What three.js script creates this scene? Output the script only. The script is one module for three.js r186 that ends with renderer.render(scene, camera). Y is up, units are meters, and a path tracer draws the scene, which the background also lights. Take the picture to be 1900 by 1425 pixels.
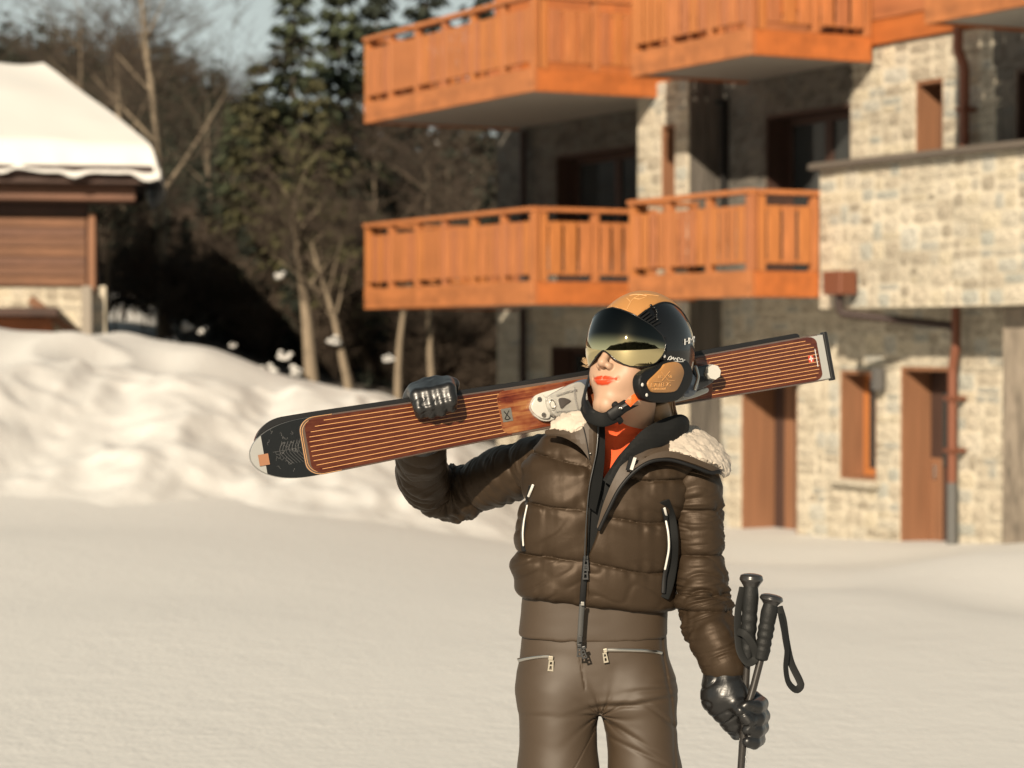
import * as THREE from 'three';
import { mergeGeometries, mergeVertices, toCreasedNormals } from 'three/addons/utils/BufferGeometryUtils.js';
import { RoundedBoxGeometry } from 'three/addons/geometries/RoundedBoxGeometry.js';

// ---------- camera ----------
const F = 4486, PITCH = THREE.MathUtils.degToRad(1.054);
const camera = new THREE.PerspectiveCamera(2 * THREE.MathUtils.radToDeg(Math.atan(712.5 / F)), 4 / 3, 0.3, 900);
camera.position.set(0, 1.6, 0);
camera.rotation.x = -PITCH;
camera.focus = 5.36;
camera.userData.fStop = 4.6;
camera.filmGauge = 36; camera.updateProjectionMatrix();
const scene = new THREE.Scene();
scene.add(camera);

// ---------- sky ----------
const SUN = new THREE.Vector3(-0.272, 0.434, 0.867).normalize();
{
  const W = 512, H = 256, d = new Float32Array(W * H * 4);
  const mix = (a, b, t) => a + (b - a) * t;
  for (let j = 0; j < H; j++) for (let i = 0; i < W; i++) {
    const el = ((j + 0.5) / H - 0.5) * Math.PI, az = ((i + 0.5) / W - 0.5) * 2 * Math.PI;
    const y = Math.sin(el), x = Math.cos(az) * Math.cos(el), z = Math.sin(az) * Math.cos(el);
    const t = Math.pow(Math.max(0, y), 0.5), cs = x * SUN.x + y * SUN.y + z * SUN.z;
    const glow = 0.5 * Math.pow(Math.max(0, cs), 30) + 0.1 * Math.pow(Math.max(0, cs), 4);
    const hz = [0.53, 0.585, 0.55], zn = [0.022, 0.046, 0.066], k = (j * W + i) * 4;
    for (let c = 0; c < 3; c++) d[k + c] = (y >= 0 ? mix(hz[c], zn[c], t) : 0.3 * hz[c]) + glow * [0.9, 0.75, 0.5][c];
    d[k + 3] = 1;
  }
  const t = new THREE.DataTexture(d, W, H, THREE.RGBAFormat, THREE.FloatType);
  t.mapping = THREE.EquirectangularReflectionMapping; t.magFilter = THREE.LinearFilter; t.minFilter = THREE.LinearFilter;
  t.colorSpace = THREE.LinearSRGBColorSpace; t.needsUpdate = true;
  scene.background = t; scene.environment = t;
}

// ---------- sun ----------
const sun = new THREE.DirectionalLight(new THREE.Color().setRGB(1, 0.85, 0.655), 5);
sun.position.copy(SUN).multiplyScalar(60).add(new THREE.Vector3(0, 0, -18));
sun.target.position.set(0, 0, -18);
sun.castShadow = true; sun.shadow.mapSize.set(4096, 4096); sun.shadow.radius = 1;
Object.assign(sun.shadow.camera, { left: -40, right: 40, top: 40, bottom: -40, near: 1, far: 200 });
scene.add(sun, sun.target);

// ---------- renderer ----------
const renderer = new THREE.WebGLRenderer({ antialias: true });
renderer.setSize(1024, 768);
renderer.toneMapping = THREE.LinearToneMapping;
renderer.toneMappingExposure = 1.56;
renderer.shadowMap.enabled = true;
// ---------- helpers ----------
const V = (x, y, z) => new THREE.Vector3(x, y, z);
const lerp = (a, b, t) => a + (b - a) * t, clamp = (x, a = 0, b = 1) => Math.min(b, Math.max(a, x));
const smooth = (a, b, x) => { const t = clamp((x - a) / (b - a)); return t * t * (3 - 2 * t); };
const deg = THREE.MathUtils.degToRad;
function rng(seed) { let s = seed >>> 0; return () => { s = (s + 0x6d2b79f5) | 0; let t = Math.imul(s ^ (s >>> 15), 1 | s); t = (t + Math.imul(t ^ (t >>> 7), 61 | t)) ^ t; return ((t ^ (t >>> 14)) >>> 0) / 4294967296; }; }
function hash3(i, j, k) { let h = Math.imul(i, 374761393) + Math.imul(j, 668265263) + Math.imul(k, 1274126177); h = Math.imul(h ^ (h >>> 13), 1274126177); return ((h ^ (h >>> 16)) >>> 0) / 2147483648 - 1; }
function noise(x, y, z = 0) {
  const i = Math.floor(x), j = Math.floor(y), k = Math.floor(z); let u = x - i, v = y - j, w = z - k;
  u = u * u * (3 - 2 * u); v = v * v * (3 - 2 * v); w = w * w * (3 - 2 * w);
  const a = lerp(lerp(hash3(i, j, k), hash3(i + 1, j, k), u), lerp(hash3(i, j + 1, k), hash3(i + 1, j + 1, k), u), v);
  const b = lerp(lerp(hash3(i, j, k + 1), hash3(i + 1, j, k + 1), u), lerp(hash3(i, j + 1, k + 1), hash3(i + 1, j + 1, k + 1), u), v);
  return lerp(a, b, w);
}
const fbm = (x, y, z = 0, n = 4) => { let s = 0, a = 0.5; for (let i = 0; i < n; i++) { s += a * noise(x, y, z); x = x * 2.03 + 7.1; y = y * 2.03 + 3.7; z = z * 2.03 + 1.3; a *= 0.5; } return s; };
// a point of the place seen at pixel (px, py) of the 1900 x 1425 photograph, d metres along the view axis
const cp = Math.cos(PITCH), sp = Math.sin(PITCH);
function at(px, py, d) { const X = (px - 950) / F * d, Y = -(py - 712.5) / F * d; return V(X, 1.6 + Y * cp - d * sp, -Y * sp - d * cp); }

const names = {};
function numbered(n) { const k = names[n] = (names[n] ?? -1) + 1; return k ? n + '_' + String(k).padStart(3, '0') : n; }
function tag(o, label, category, group, kind) { if (label) o.userData.label = label; if (category) o.userData.category = category; if (group) o.userData.group = group; if (kind) o.userData.kind = kind; return o; }
function thing(name, pos, label, category, group, turn = 0) { const g = new THREE.Group(); g.name = numbered(name); g.position.copy(pos); g.rotation.y = turn; scene.add(g); return tag(g, label, category, group); }
function mesh(name, geo, mat, parent) { const m = new THREE.Mesh(geo, mat); m.name = name; m.castShadow = m.receiveShadow = true; if (parent) parent.add(m); return m; }
function topMesh(name, geo, mat, label, category, group, kind) { const m = mesh(numbered(name), geo, mat, scene); return tag(m, label, category, group, kind); }
// a part whose geometry is given in world coordinates, under an unturned thing
function wpart(name, geo, mat, parent) { let t = parent; while (t.parent !== scene) t = t.parent; geo.translate(-t.position.x, -t.position.y, -t.position.z); return mesh(name, geo, mat, parent); }
const stuff = (o) => { o.userData.kind = 'stuff'; return o; };
function strip(g) { g = g.index ? g.toNonIndexed() : g; for (const k of Object.keys(g.attributes)) if (!['position', 'normal', 'uv'].includes(k)) g.deleteAttribute(k); return g; }
const merge = (list) => mergeGeometries(list.map(strip));
const KA = 0.69;                     // overall level of the base colours
function col(r, g, b) { return new THREE.Color().setRGB(r * KA, g * KA, b * KA); }
function std(color, rough = 0.8, o = {}) { return new THREE.MeshStandardMaterial({ color: col(...color), roughness: rough, side: THREE.DoubleSide, ...o }); }
function phys(color, rough = 0.5, o = {}) { return new THREE.MeshPhysicalMaterial({ color: col(...color), roughness: rough, side: THREE.DoubleSide, ...o }); }
// texture of size w x h from f(u, v) -> [r, g, b] in linear 0..1 (colour) or a grey value
function tex(w, h, f, color = true, rep = true) {
  const d = new Uint8Array(w * h * 4), enc = (x) => { x = clamp(x); return 255 * (color ? (x <= 0.0031308 ? 12.92 * x : 1.055 * Math.pow(x, 1 / 2.4) - 0.055) : x); };
  for (let j = 0; j < h; j++) for (let i = 0; i < w; i++) { const c = f((i + 0.5) / w, (j + 0.5) / h), k = (j * w + i) * 4; for (let n = 0; n < 3; n++) d[k + n] = enc(c[n] ?? c); d[k + 3] = 255; }
  const t = new THREE.DataTexture(d, w, h); t.magFilter = THREE.LinearFilter; t.minFilter = THREE.LinearFilter; if (rep) t.wrapS = t.wrapT = THREE.RepeatWrapping; if (color) t.colorSpace = THREE.SRGBColorSpace; t.needsUpdate = true; return t;
}
// tileable noise
const tn = (u, v, n, m, s) => { const a = noise(u * n + s, v * m, s), b = noise((u - 1) * n + s, v * m, s), c = noise(u * n + s, (v - 1) * m, s), d = noise((u - 1) * n + s, (v - 1) * m, s); return lerp(lerp(a, b, smooth(0.7, 1, u)), lerp(c, d, smooth(0.7, 1, u)), smooth(0.7, 1, v)); };
function bx(x0, x1, y0, y1, z0, z1) { const g = new THREE.BoxGeometry(x1 - x0, y1 - y0, z1 - z0); g.translate((x0 + x1) / 2, (y0 + y1) / 2, (z0 + z1) / 2); return g; }
function rbx(x0, x1, y0, y1, z0, z1, r = 0.006, s = 1) { const g = new RoundedBoxGeometry(x1 - x0, y1 - y0, z1 - z0, s, Math.min(r, (x1 - x0) / 2.2, (y1 - y0) / 2.2, (z1 - z0) / 2.2)); g.translate((x0 + x1) / 2, (y0 + y1) / 2, (z0 + z1) / 2); return g; }
// surface nets
function nets(f, min, max, cell, iso = 0) {
  const nx = Math.ceil((max.x - min.x) / cell) + 1, ny = Math.ceil((max.y - min.y) / cell) + 1, nz = Math.ceil((max.z - min.z) / cell) + 1;
  const val = new Float32Array(nx * ny * nz), B = 4, id = (i, j, k) => (k * ny + j) * nx + i;
  for (let k = 0; k < nz; k += B) for (let j = 0; j < ny; j += B) for (let i = 0; i < nx; i += B) {
    const c = f(min.x + (i + B / 2) * cell, min.y + (j + B / 2) * cell, min.z + (k + B / 2) * cell) - iso, far = Math.abs(c) > B * cell * 1.9;
    for (let c3 = k; c3 < Math.min(nz, k + B); c3++) for (let b = j; b < Math.min(ny, j + B); b++) for (let a = i; a < Math.min(nx, i + B); a++) val[id(a, b, c3)] = far ? c : f(min.x + a * cell, min.y + b * cell, min.z + c3 * cell) - iso;
  }
  const pos = [], nor = [], map = new Int32Array(nx * ny * nz).fill(-1), idx = [];
  const corners = [[0, 0, 0], [1, 0, 0], [0, 1, 0], [1, 1, 0], [0, 0, 1], [1, 0, 1], [0, 1, 1], [1, 1, 1]], edges = [[0, 1], [2, 3], [4, 5], [6, 7], [0, 2], [1, 3], [4, 6], [5, 7], [0, 4], [1, 5], [2, 6], [3, 7]];
  const e = cell * 0.5, v = new Float32Array(8);
  for (let k = 0; k < nz - 1; k++) for (let j = 0; j < ny - 1; j++) for (let i = 0; i < nx - 1; i++) {
    let m = 0; for (let c = 0; c < 8; c++) { v[c] = val[id(i + corners[c][0], j + corners[c][1], k + corners[c][2])]; if (v[c] < 0) m |= 1 << c; }
    if (m === 0 || m === 255) continue;
    let x = 0, y = 0, z = 0, n = 0;
    for (const [p, q] of edges) if ((v[p] < 0) !== (v[q] < 0)) { const t = v[p] / (v[p] - v[q]), P = corners[p], Q = corners[q]; x += lerp(P[0], Q[0], t); y += lerp(P[1], Q[1], t); z += lerp(P[2], Q[2], t); n++; }
    x = min.x + (i + x / n) * cell; y = min.y + (j + y / n) * cell; z = min.z + (k + z / n) * cell;
    let gx = f(x + e, y, z) - f(x - e, y, z), gy = f(x, y + e, z) - f(x, y - e, z), gz = f(x, y, z + e) - f(x, y, z - e); const l = Math.hypot(gx, gy, gz) || 1;
    map[id(i, j, k)] = pos.length / 3; pos.push(x, y, z); nor.push(gx / l, gy / l, gz / l);
  }
  const quad = (a, b, c, d, flip) => { if (a < 0 || b < 0 || c < 0 || d < 0) return; flip ? idx.push(a, c, b, a, d, c) : idx.push(a, b, c, a, c, d); };
  for (let k = 1; k < nz - 1; k++) for (let j = 1; j < ny - 1; j++) for (let i = 1; i < nx - 1; i++) {
    const s = val[id(i, j, k)] < 0;
    if (s !== val[id(i + 1, j, k)] < 0) quad(map[id(i, j - 1, k - 1)], map[id(i, j, k - 1)], map[id(i, j, k)], map[id(i, j - 1, k)], !s);
    if (s !== val[id(i, j + 1, k)] < 0) quad(map[id(i - 1, j, k - 1)], map[id(i - 1, j, k)], map[id(i, j, k)], map[id(i, j, k - 1)], !s);
    if (s !== val[id(i, j, k + 1)] < 0) quad(map[id(i - 1, j - 1, k)], map[id(i, j - 1, k)], map[id(i, j, k)], map[id(i - 1, j, k)], !s);
  }
  const g = new THREE.BufferGeometry();
  g.setAttribute('position', new THREE.Float32BufferAttribute(pos, 3)); g.setAttribute('normal', new THREE.Float32BufferAttribute(nor, 3)); g.setIndex(idx);
  return g;
}
const smin = (a, b, k) => { const h = Math.max(k - Math.abs(a - b), 0) / k; return Math.min(a, b) - h * h * k * 0.25; };
const smax = (a, b, k) => -smin(-a, -b, k);
function cap(p, a, b, ra, rb) { const px = p[0] - a.x, py = p[1] - a.y, pz = p[2] - a.z, bx_ = b.x - a.x, by = b.y - a.y, bz = b.z - a.z; const h = clamp((px * bx_ + py * by + pz * bz) / (bx_ * bx_ + by * by + bz * bz)); return Math.hypot(px - bx_ * h, py - by * h, pz - bz * h) - lerp(ra, rb, h); }
function ell(x, y, z, rx, ry, rz) { const k0 = Math.hypot(x / rx, y / ry, z / rz), k1 = Math.hypot(x / (rx * rx), y / (ry * ry), z / (rz * rz)); return k1 ? k0 * (k0 - 1) / k1 : -Math.min(rx, ry, rz); }
// Catmull-Rom over a list of numbers or vectors
function cr(list, t) { const n = list.length - 1, x = clamp(t) * n, i = Math.min(n - 1, Math.floor(x)), u = x - i, g = (k) => list[clamp(k, 0, n)]; const a = g(i - 1), b = g(i), c = g(i + 1), d = g(i + 2); const q = (a, b, c, d) => 0.5 * (2 * b + (c - a) * u + (2 * a - 5 * b + 4 * c - d) * u * u + (3 * b - a - 3 * c + d) * u * u * u); return typeof b === 'number' ? q(a, b, c, d) : b.map((_, k) => q(a[k], b[k], c[k], d[k])); }
// a closed sheet through a grid of points (rows of [x, y, z] world), with thickness and optional offset along the normal
function sheet(rows, nu, nv, thick, disp) {
  const P = (u, v) => cr(rows.map((r) => cr(r, u)), v), pts = [], n = nu + 1, m = nv + 1, nor = [];
  for (let j = 0; j < m; j++) for (let i = 0; i < n; i++) pts.push(V(...P(i / nu, j / nv)));
  const norm = () => { nor.length = 0; for (let j = 0; j < m; j++) for (let i = 0; i < n; i++) { const a = pts[j * n + Math.min(nu, i + 1)], b = pts[j * n + Math.max(0, i - 1)], c = pts[Math.min(nv, j + 1) * n + i], d = pts[Math.max(0, j - 1) * n + i]; const q = V(0, 0, 0).crossVectors(a.clone().sub(b), c.clone().sub(d)).normalize(); nor.push(q); } };
  norm();
  if (disp) { for (let j = 0; j < m; j++) for (let i = 0; i < n; i++) pts[j * n + i].addScaledVector(nor[j * n + i], disp(i / nu, j / nv, pts[j * n + i])); norm(); }
  const pos = [], uv = [], idx = [];
  for (const s of [0.5, -0.5]) for (let j = 0; j < m; j++) for (let i = 0; i < n; i++) { const q = j * n + i, p = pts[q], N = nor[q]; pos.push(p.x + N.x * s * thick, p.y + N.y * s * thick, p.z + N.z * s * thick); uv.push(i / nu, j / nv); }
  const o = n * m;
  for (let j = 0; j < nv; j++) for (let i = 0; i < nu; i++) { const a = j * n + i; idx.push(a, a + 1, a + n + 1, a, a + n + 1, a + n, o + a, o + a + n + 1, o + a + 1, o + a, o + a + n, o + a + n + 1); }
  const rim = (a, b) => idx.push(a, o + a, o + b, a, o + b, b);
  for (let i = 0; i < nu; i++) { rim(i, i + 1); rim((m - 1) * n + i + 1, (m - 1) * n + i); }
  for (let j = 0; j < nv; j++) { rim((j + 1) * n, j * n); rim(j * n + nu, (j + 1) * n + nu); }
  let g = new THREE.BufferGeometry(); g.setAttribute('position', new THREE.Float32BufferAttribute(pos, 3)); g.setAttribute('uv', new THREE.Float32BufferAttribute(uv, 2)); g.setIndex(idx);
  return toCreasedNormals(g, 1.0);
}
// swept tube: path of world vectors, radius(t) -> [rx, ry] or r, disp(t, angle, p) in metres, closed with round ends
function sweep(path, rad, nt = 40, nr = 20, o = {}) {
  const curve = new THREE.CatmullRomCurve3(path, false, 'centripetal'), pos = [], uv = [], idx = [];
  const T = [], C = []; for (let i = 0; i <= nt; i++) { C.push(curve.getPointAt(i / nt)); T.push(curve.getTangentAt(i / nt)); }
  let N = (o.up ?? V(0, 0, 1)).clone(); const frames = []; for (let i = 0; i <= nt; i++) { N.addScaledVector(T[i], -N.dot(T[i])).normalize(); frames.push([N.clone(), V(0, 0, 0).crossVectors(T[i], N)]); }
  const ring = (i, s, push) => { const t = i / nt, r = rad(t), rx = r[0] ?? r, ry = r[1] ?? r, [n, b] = frames[i]; for (let k = 0; k <= nr; k++) { const a = k / nr * 2 * Math.PI, c = Math.cos(a), q = Math.sin(a); const p = C[i].clone().addScaledVector(n, c * rx * s).addScaledVector(b, q * ry * s).addScaledVector(T[i], push); if (o.disp) { const d = n.clone().multiplyScalar(c).addScaledVector(b, q); p.addScaledVector(d, o.disp(t, a, p, d) * s); } pos.push(p.x, p.y, p.z); uv.push(k / nr, t); } };
  const seq = []; const e = o.flat ? [[1e-4, 0]] : [[1e-4, 1], [0.38, 0.92], [0.7, 0.71], [0.92, 0.38]];
  for (const [s, h] of e) seq.push([0, s, -h * (o.dome ?? 1)]); for (let i = 0; i <= nt; i++) seq.push([i, 1, 0]); for (const [s, h] of [...e].reverse()) seq.push([nt, s, h * (o.dome ?? 1)]);
  for (const [i, s, h] of seq) { const r = rad(i / nt); ring(i, s, h * Math.min(r[0] ?? r, r[1] ?? r)); }
  const n = nr + 1; for (let j = 0; j < seq.length - 1; j++) for (let k = 0; k < nr; k++) { const a = j * n + k; idx.push(a, a + 1, a + n, a + 1, a + n + 1, a + n); }
  let g = new THREE.BufferGeometry(); g.setAttribute('position', new THREE.Float32BufferAttribute(pos, 3)); g.setAttribute('uv', new THREE.Float32BufferAttribute(uv, 2)); g.setIndex(idx);
  if (o.flat) return toCreasedNormals(g, 0.8);
  g.computeVertexNormals();
  const q = g.attributes.normal; for (let j = 0; j < seq.length; j++) { const a = j * n, b = a + nr; for (const f of ['X', 'Y', 'Z']) { const s = q['get' + f](a) + q['get' + f](b); q['set' + f](a, s); q['set' + f](b, s); } }
  g.normalizeNormals(); return g;
}
const tube = (path, r, nt, nr, o) => sweep(path, typeof r === 'function' ? r : () => r, nt, nr, o);
// ---------- snow, hills ----------
const tab0 = (t) => (v) => { if (v <= t[0][0]) return t[0][1]; for (let i = 0; i < t.length - 1; i++) if (v <= t[i + 1][0]) { const k = (v - t[i][0]) / (t[i + 1][0] - t[i][0]); return lerp(t[i][1], t[i + 1][1], k * k * (3 - 2 * k) * 0.5 + k * 0.5); } return t[t.length - 1][1]; };
function ground(x, z) {            // height of the open snow
  const d = -z;
  let h = 0.015 * noise(x * 0.11 + 9, z * 0.3) - 0.95 * smooth(11, 31, d) * lerp(0.2, 1, smooth(-3.5, 2.5, x)) + 0.02 * noise(x * 0.5, z * 0.5) * smooth(8, 14, d) + 0.05 * noise(x * 0.22 + 5, z * 0.16);
  h += 1.55 * smooth(-1, -9, x) * smooth(22, 34, d);                      // rises towards the chalet
  h += 0.25 * smooth(2.2, 6, x) * Math.exp(-Math.pow((d - 24) / 4.5, 2)); // low swell in front of the building
  h += 0.15 * noise(x * 0.5 + 2, z * 0.3 + 4, 2) * smooth(1, 3, x) * smooth(12, 16, d) * (1 - smooth(26, 30, d));
  h += 3.2 * smooth(34, 90, d) + 0.0;
  const back = Math.hypot(x, Math.max(0, z - 20));
  return h;
}
function heightfield(x0, x1, z0, z1, nx, nz, f, px = (t) => t, pz = (t) => t) {
  const pos = [], uv = [], idx = [];
  for (let j = 0; j <= nz; j++) for (let i = 0; i <= nx; i++) { const x = lerp(x0, x1, px(i / nx)), z = lerp(z0, z1, pz(j / nz)); pos.push(x, f(x, z), z); uv.push(x, z); }
  for (let j = 0; j < nz; j++) for (let i = 0; i < nx; i++) { const a = j * (nx + 1) + i; idx.push(a, a + nx + 1, a + 1, a + 1, a + nx + 1, a + nx + 2); }
  const g = new THREE.BufferGeometry(); g.setAttribute('position', new THREE.Float32BufferAttribute(pos, 3)); g.setAttribute('uv', new THREE.Float32BufferAttribute(uv, 2)); g.setIndex(idx); g.computeVertexNormals(); return g;
}
const sq = (k) => (t) => { const s = 2 * t - 1; return 0.5 + 0.5 * Math.sign(s) * (k * Math.abs(s) + (1 - k) * Math.pow(Math.abs(s), 5)); };
const snowBump = tex(512, 512, (u, v) => 0.5 + 0.3 * tn(u, v, 9, 9, 1) + 0.25 * tn(u, v, 34, 34, 2) + 0.2 * tn(u, v, 120, 120, 5), false);
snowBump.repeat.set(0.45, 0.45);
const snowMat = phys([0.81, 0.8, 0.775], 0.75, { bumpMap: snowBump, bumpScale: 0.007 });
topMesh('snow_ground', heightfield(-420, 420, -420, 420, 420, 420, ground, sq(0.11), sq(0.13)), snowMat, 'smooth pale snow field sloping down behind the skier', null, null, 'structure');

// ploughed bank at the left
const crestT = tab0([[-9, 1.3], [-6.1, 1.26], [-4.2, 1.18], [-3.2, 1.0], [-2.5, 0.9], [-2.0, 0.8], [-1.2, 0.52], [-0.32, 0.06], [0.32, -0.4], [1.2, -0.95], [3, -1.3]]);
function crest(x) { return crestT(x) + 0.05 * noise(x * 1.6, 4.4); }
function bank(x, z) {
  const d = -z, foot = 23.6 + 0.1 * (x + 5) + 0.7 * noise(x * 0.6, 3.3) + 0.5 * noise(x * 1.7, 8.3), top = foot + 6.5;
  const t = clamp((d - foot) / (top - foot)), g = ground(x, z);
  const back = smooth(top + 4.2, top + 8, d);
  let h = lerp(g - 0.12, crest(x), Math.pow(t, 1.45) * (1 - 0.12 * smooth(0.8, 1, t)) / 0.88 * 0.88 + 0.12 * smooth(0.8, 1, t));
  if (d > top) h = lerp(crest(x) + 0.42 * smooth(top + 0.6, top + 3.4, d) * smooth(-2.2, -6.2, x), g - 0.3, back);
  const rough = smooth(0.02, 0.45, t) * (1 - back), face = 1 - smooth(top - 0.3, top + 1.2, d);
  const lump = (s, o) => { const n = noise(x * s + o, z * s * 0.6 + o, o); return 1 - Math.abs(n) * 2; };
  h += rough * (0.085 * lump(0.9, 3) + 0.05 * face * lump(2.3, 9) + 0.03 * face * noise(x * 5, z * 3.4, 4)) * (0.35 + 0.65 * smooth(1.6, -1.5, x));
  return h;
}
topMesh('snow_bank', heightfield(-16, 3, -42, -22, 330, 220, bank), snowMat, 'lumpy ploughed snow bank rising at the left', null, null, 'structure');

// wooded hill far behind
function hill(x, z) {
  const d = -z, k = x * 170 / Math.max(d, 80), top = cr([18.8, 17.9, 16.6, 14.8, 11.4, 7.5, 5, 3], (k + 48) / 56);
  return 2.5 + Math.max(0, top - 2.5) * smooth(75, 172, d) * (0.95 + 0.07 * noise(x * 0.08 + 3, z * 0.03));
}
const forestFloor = std([0.1, 0.085, 0.07], 0.95);
topMesh('hills', heightfield(-160, 190, -330, -62, 90, 70, (x, z) => hill(x, z) - 4.2 * (1 - smooth(64, 85, -z))), forestFloor, 'dark wooded hillside beyond the houses', null, null, 'structure');

topMesh('forest_floor', heightfield(-30, 24, -66, -36.5, 90, 50, (x, z) => ground(x, z) - 0.35 + 0.75 * smooth(36.5, 40, -z) * smooth(-6.4, -4.6, x + (-z - 36) * 0.1 * (x < 0 ? 1 : 0)) + 0.12 * noise(x * 1.3, z * 1.3)), forestFloor, 'dark brown leaf-strewn floor under the trees', null, null, 'structure');

// wooded ridge under the sun, behind the photographer; it stands mirrored in the visor
const ridgeH = (x, z) => 54 * Math.pow(smooth(62, 185, z), 1.2) * (0.86 + 0.22 * noise(x * 0.011 + 1, 2) + 0.06 * noise(x * 0.05, z * 0.03));
topMesh('hills', heightfield(-260, 260, 58, 300, 80, 60, (x, z) => ridgeH(x, z) - 2.2 * smooth(70, 58, z)), forestFloor, 'dark wooded ridge across the valley, mirrored in the visor', null, null, 'structure');
// ---------- materials of the houses ----------
const grain = (cr_, cg, cb, amt, s) => tex(256, 256, (u, v) => { const g = tn(u, v, 22, 3, s) * 0.55 + tn(u, v, 70, 4, s + 3) * 0.35 + tn(u, v, 3, 3, s + 7) * 0.4; const k = KA * (1 + amt * g); return [cr_ * k, cg * k, cb * k]; });
const woodMats = [0, 1, 2, 3].map((i) => new THREE.MeshStandardMaterial({ map: grain(0.53 - i * 0.04, 0.188 - i * 0.014, 0.05 + (i % 2) * 0.006, 0.32, i * 5), roughness: 0.62 }));
const woodDeep = new THREE.MeshStandardMaterial({ map: grain(0.48, 0.138, 0.03, 0.3, 31), roughness: 0.6 });
const jambMat = new THREE.MeshStandardMaterial({ map: grain(0.27, 0.125, 0.062, 0.35, 41), roughness: 0.7 });
const darkWood = new THREE.MeshStandardMaterial({ map: grain(0.07, 0.033, 0.022, 0.4, 51), roughness: 0.7 });
const soffitMat = std([0.42, 0.4, 0.36], 0.85);
const stoneTex = tex(256, 256, (u, v) => { const k = 0.82 + 0.3 * tn(u, v, 9, 9, 2) + 0.22 * tn(u, v, 31, 31, 4); return [k, k, k * 0.98]; });
const stoneBump = tex(256, 256, (u, v) => 0.5 + 0.35 * tn(u, v, 12, 12, 8) + 0.3 * tn(u, v, 44, 44, 9), false);
const stonePal = [[0.74, 0.66, 0.53], [0.79, 0.71, 0.58], [0.68, 0.6, 0.48], [0.66, 0.64, 0.57], [0.6, 0.6, 0.54], [0.8, 0.71, 0.55], [0.56, 0.49, 0.39], [0.72, 0.66, 0.55]];
const stoneMats = stonePal.map((c) => std(c.map((k) => k * 1.25), 0.92, { map: stoneTex, bumpMap: stoneBump, bumpScale: 0.02 }));
const shadePal = [[0.23, 0.2, 0.17], [0.29, 0.26, 0.22], [0.17, 0.15, 0.13], [0.25, 0.24, 0.22]], shadeMats = shadePal.map((c) => std(c, 0.92, { map: stoneTex, bumpMap: stoneBump, bumpScale: 0.02 }));  // darker stone set: balcony shade put into the base colour
const mortar = std([0.8, 0.72, 0.58], 0.95, { map: stoneTex });
const copingMat = std([0.17, 0.14, 0.115], 0.8, { map: stoneTex });
const copper = std([0.24, 0.085, 0.045], 0.5, { metalness: 0.25 });
const darkPipe = std([0.035, 0.016, 0.012], 0.6);
const greyPipe = std([0.12, 0.12, 0.115], 0.6);
const glassMat = phys([0.3, 0.32, 0.32], 0.05, { transmission: 0.85, thickness: 0, ior: 1.22 });
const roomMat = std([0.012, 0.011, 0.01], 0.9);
const renderMat = std([0.36, 0.3, 0.24], 0.9, { map: stoneTex });

// stone variants: unit block, front face bulged, back open
const stoneVar = [0, 1, 2, 3, 4, 5].map((s) => {
  const r = rng(100 + s), n = 3, pos = [], uv = [], idx = [];
  for (let j = 0; j <= n + 2; j++) for (let i = 0; i <= n + 2; i++) {
    const e = i === 0 || j === 0 || i === n + 2 || j === n + 2, cl = (k) => clamp((k - 1) / n), inset = e ? 0 : 0.045;
    let x = lerp(inset, 1 - inset, cl(i)) + (r() - 0.5) * 0.05, y = lerp(inset, 1 - inset, cl(j)) + (r() - 0.5) * 0.07;
    const corner = (cl(i) === 0 || cl(i) === 1) && (cl(j) === 0 || cl(j) === 1); if (corner && !e) { x = lerp(x, 0.5, 0.07); y = lerp(y, 0.5, 0.1); }
    pos.push(x - 0.5, y - 0.5, e ? -0.6 : r() * 0.35); uv.push(x, y);
  }
  for (let j = 0; j < n + 2; j++) for (let i = 0; i < n + 2; i++) { const a = j * (n + 3) + i; idx.push(a, a + 1, a + n + 4, a, a + n + 4, a + n + 3); }
  const g = new THREE.BufferGeometry(); g.setAttribute('position', new THREE.Float32BufferAttribute(pos, 3)); g.setAttribute('uv', new THREE.Float32BufferAttribute(uv, 2)); g.setIndex(idx);
  return toCreasedNormals(g, 0.6);
});
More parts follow.
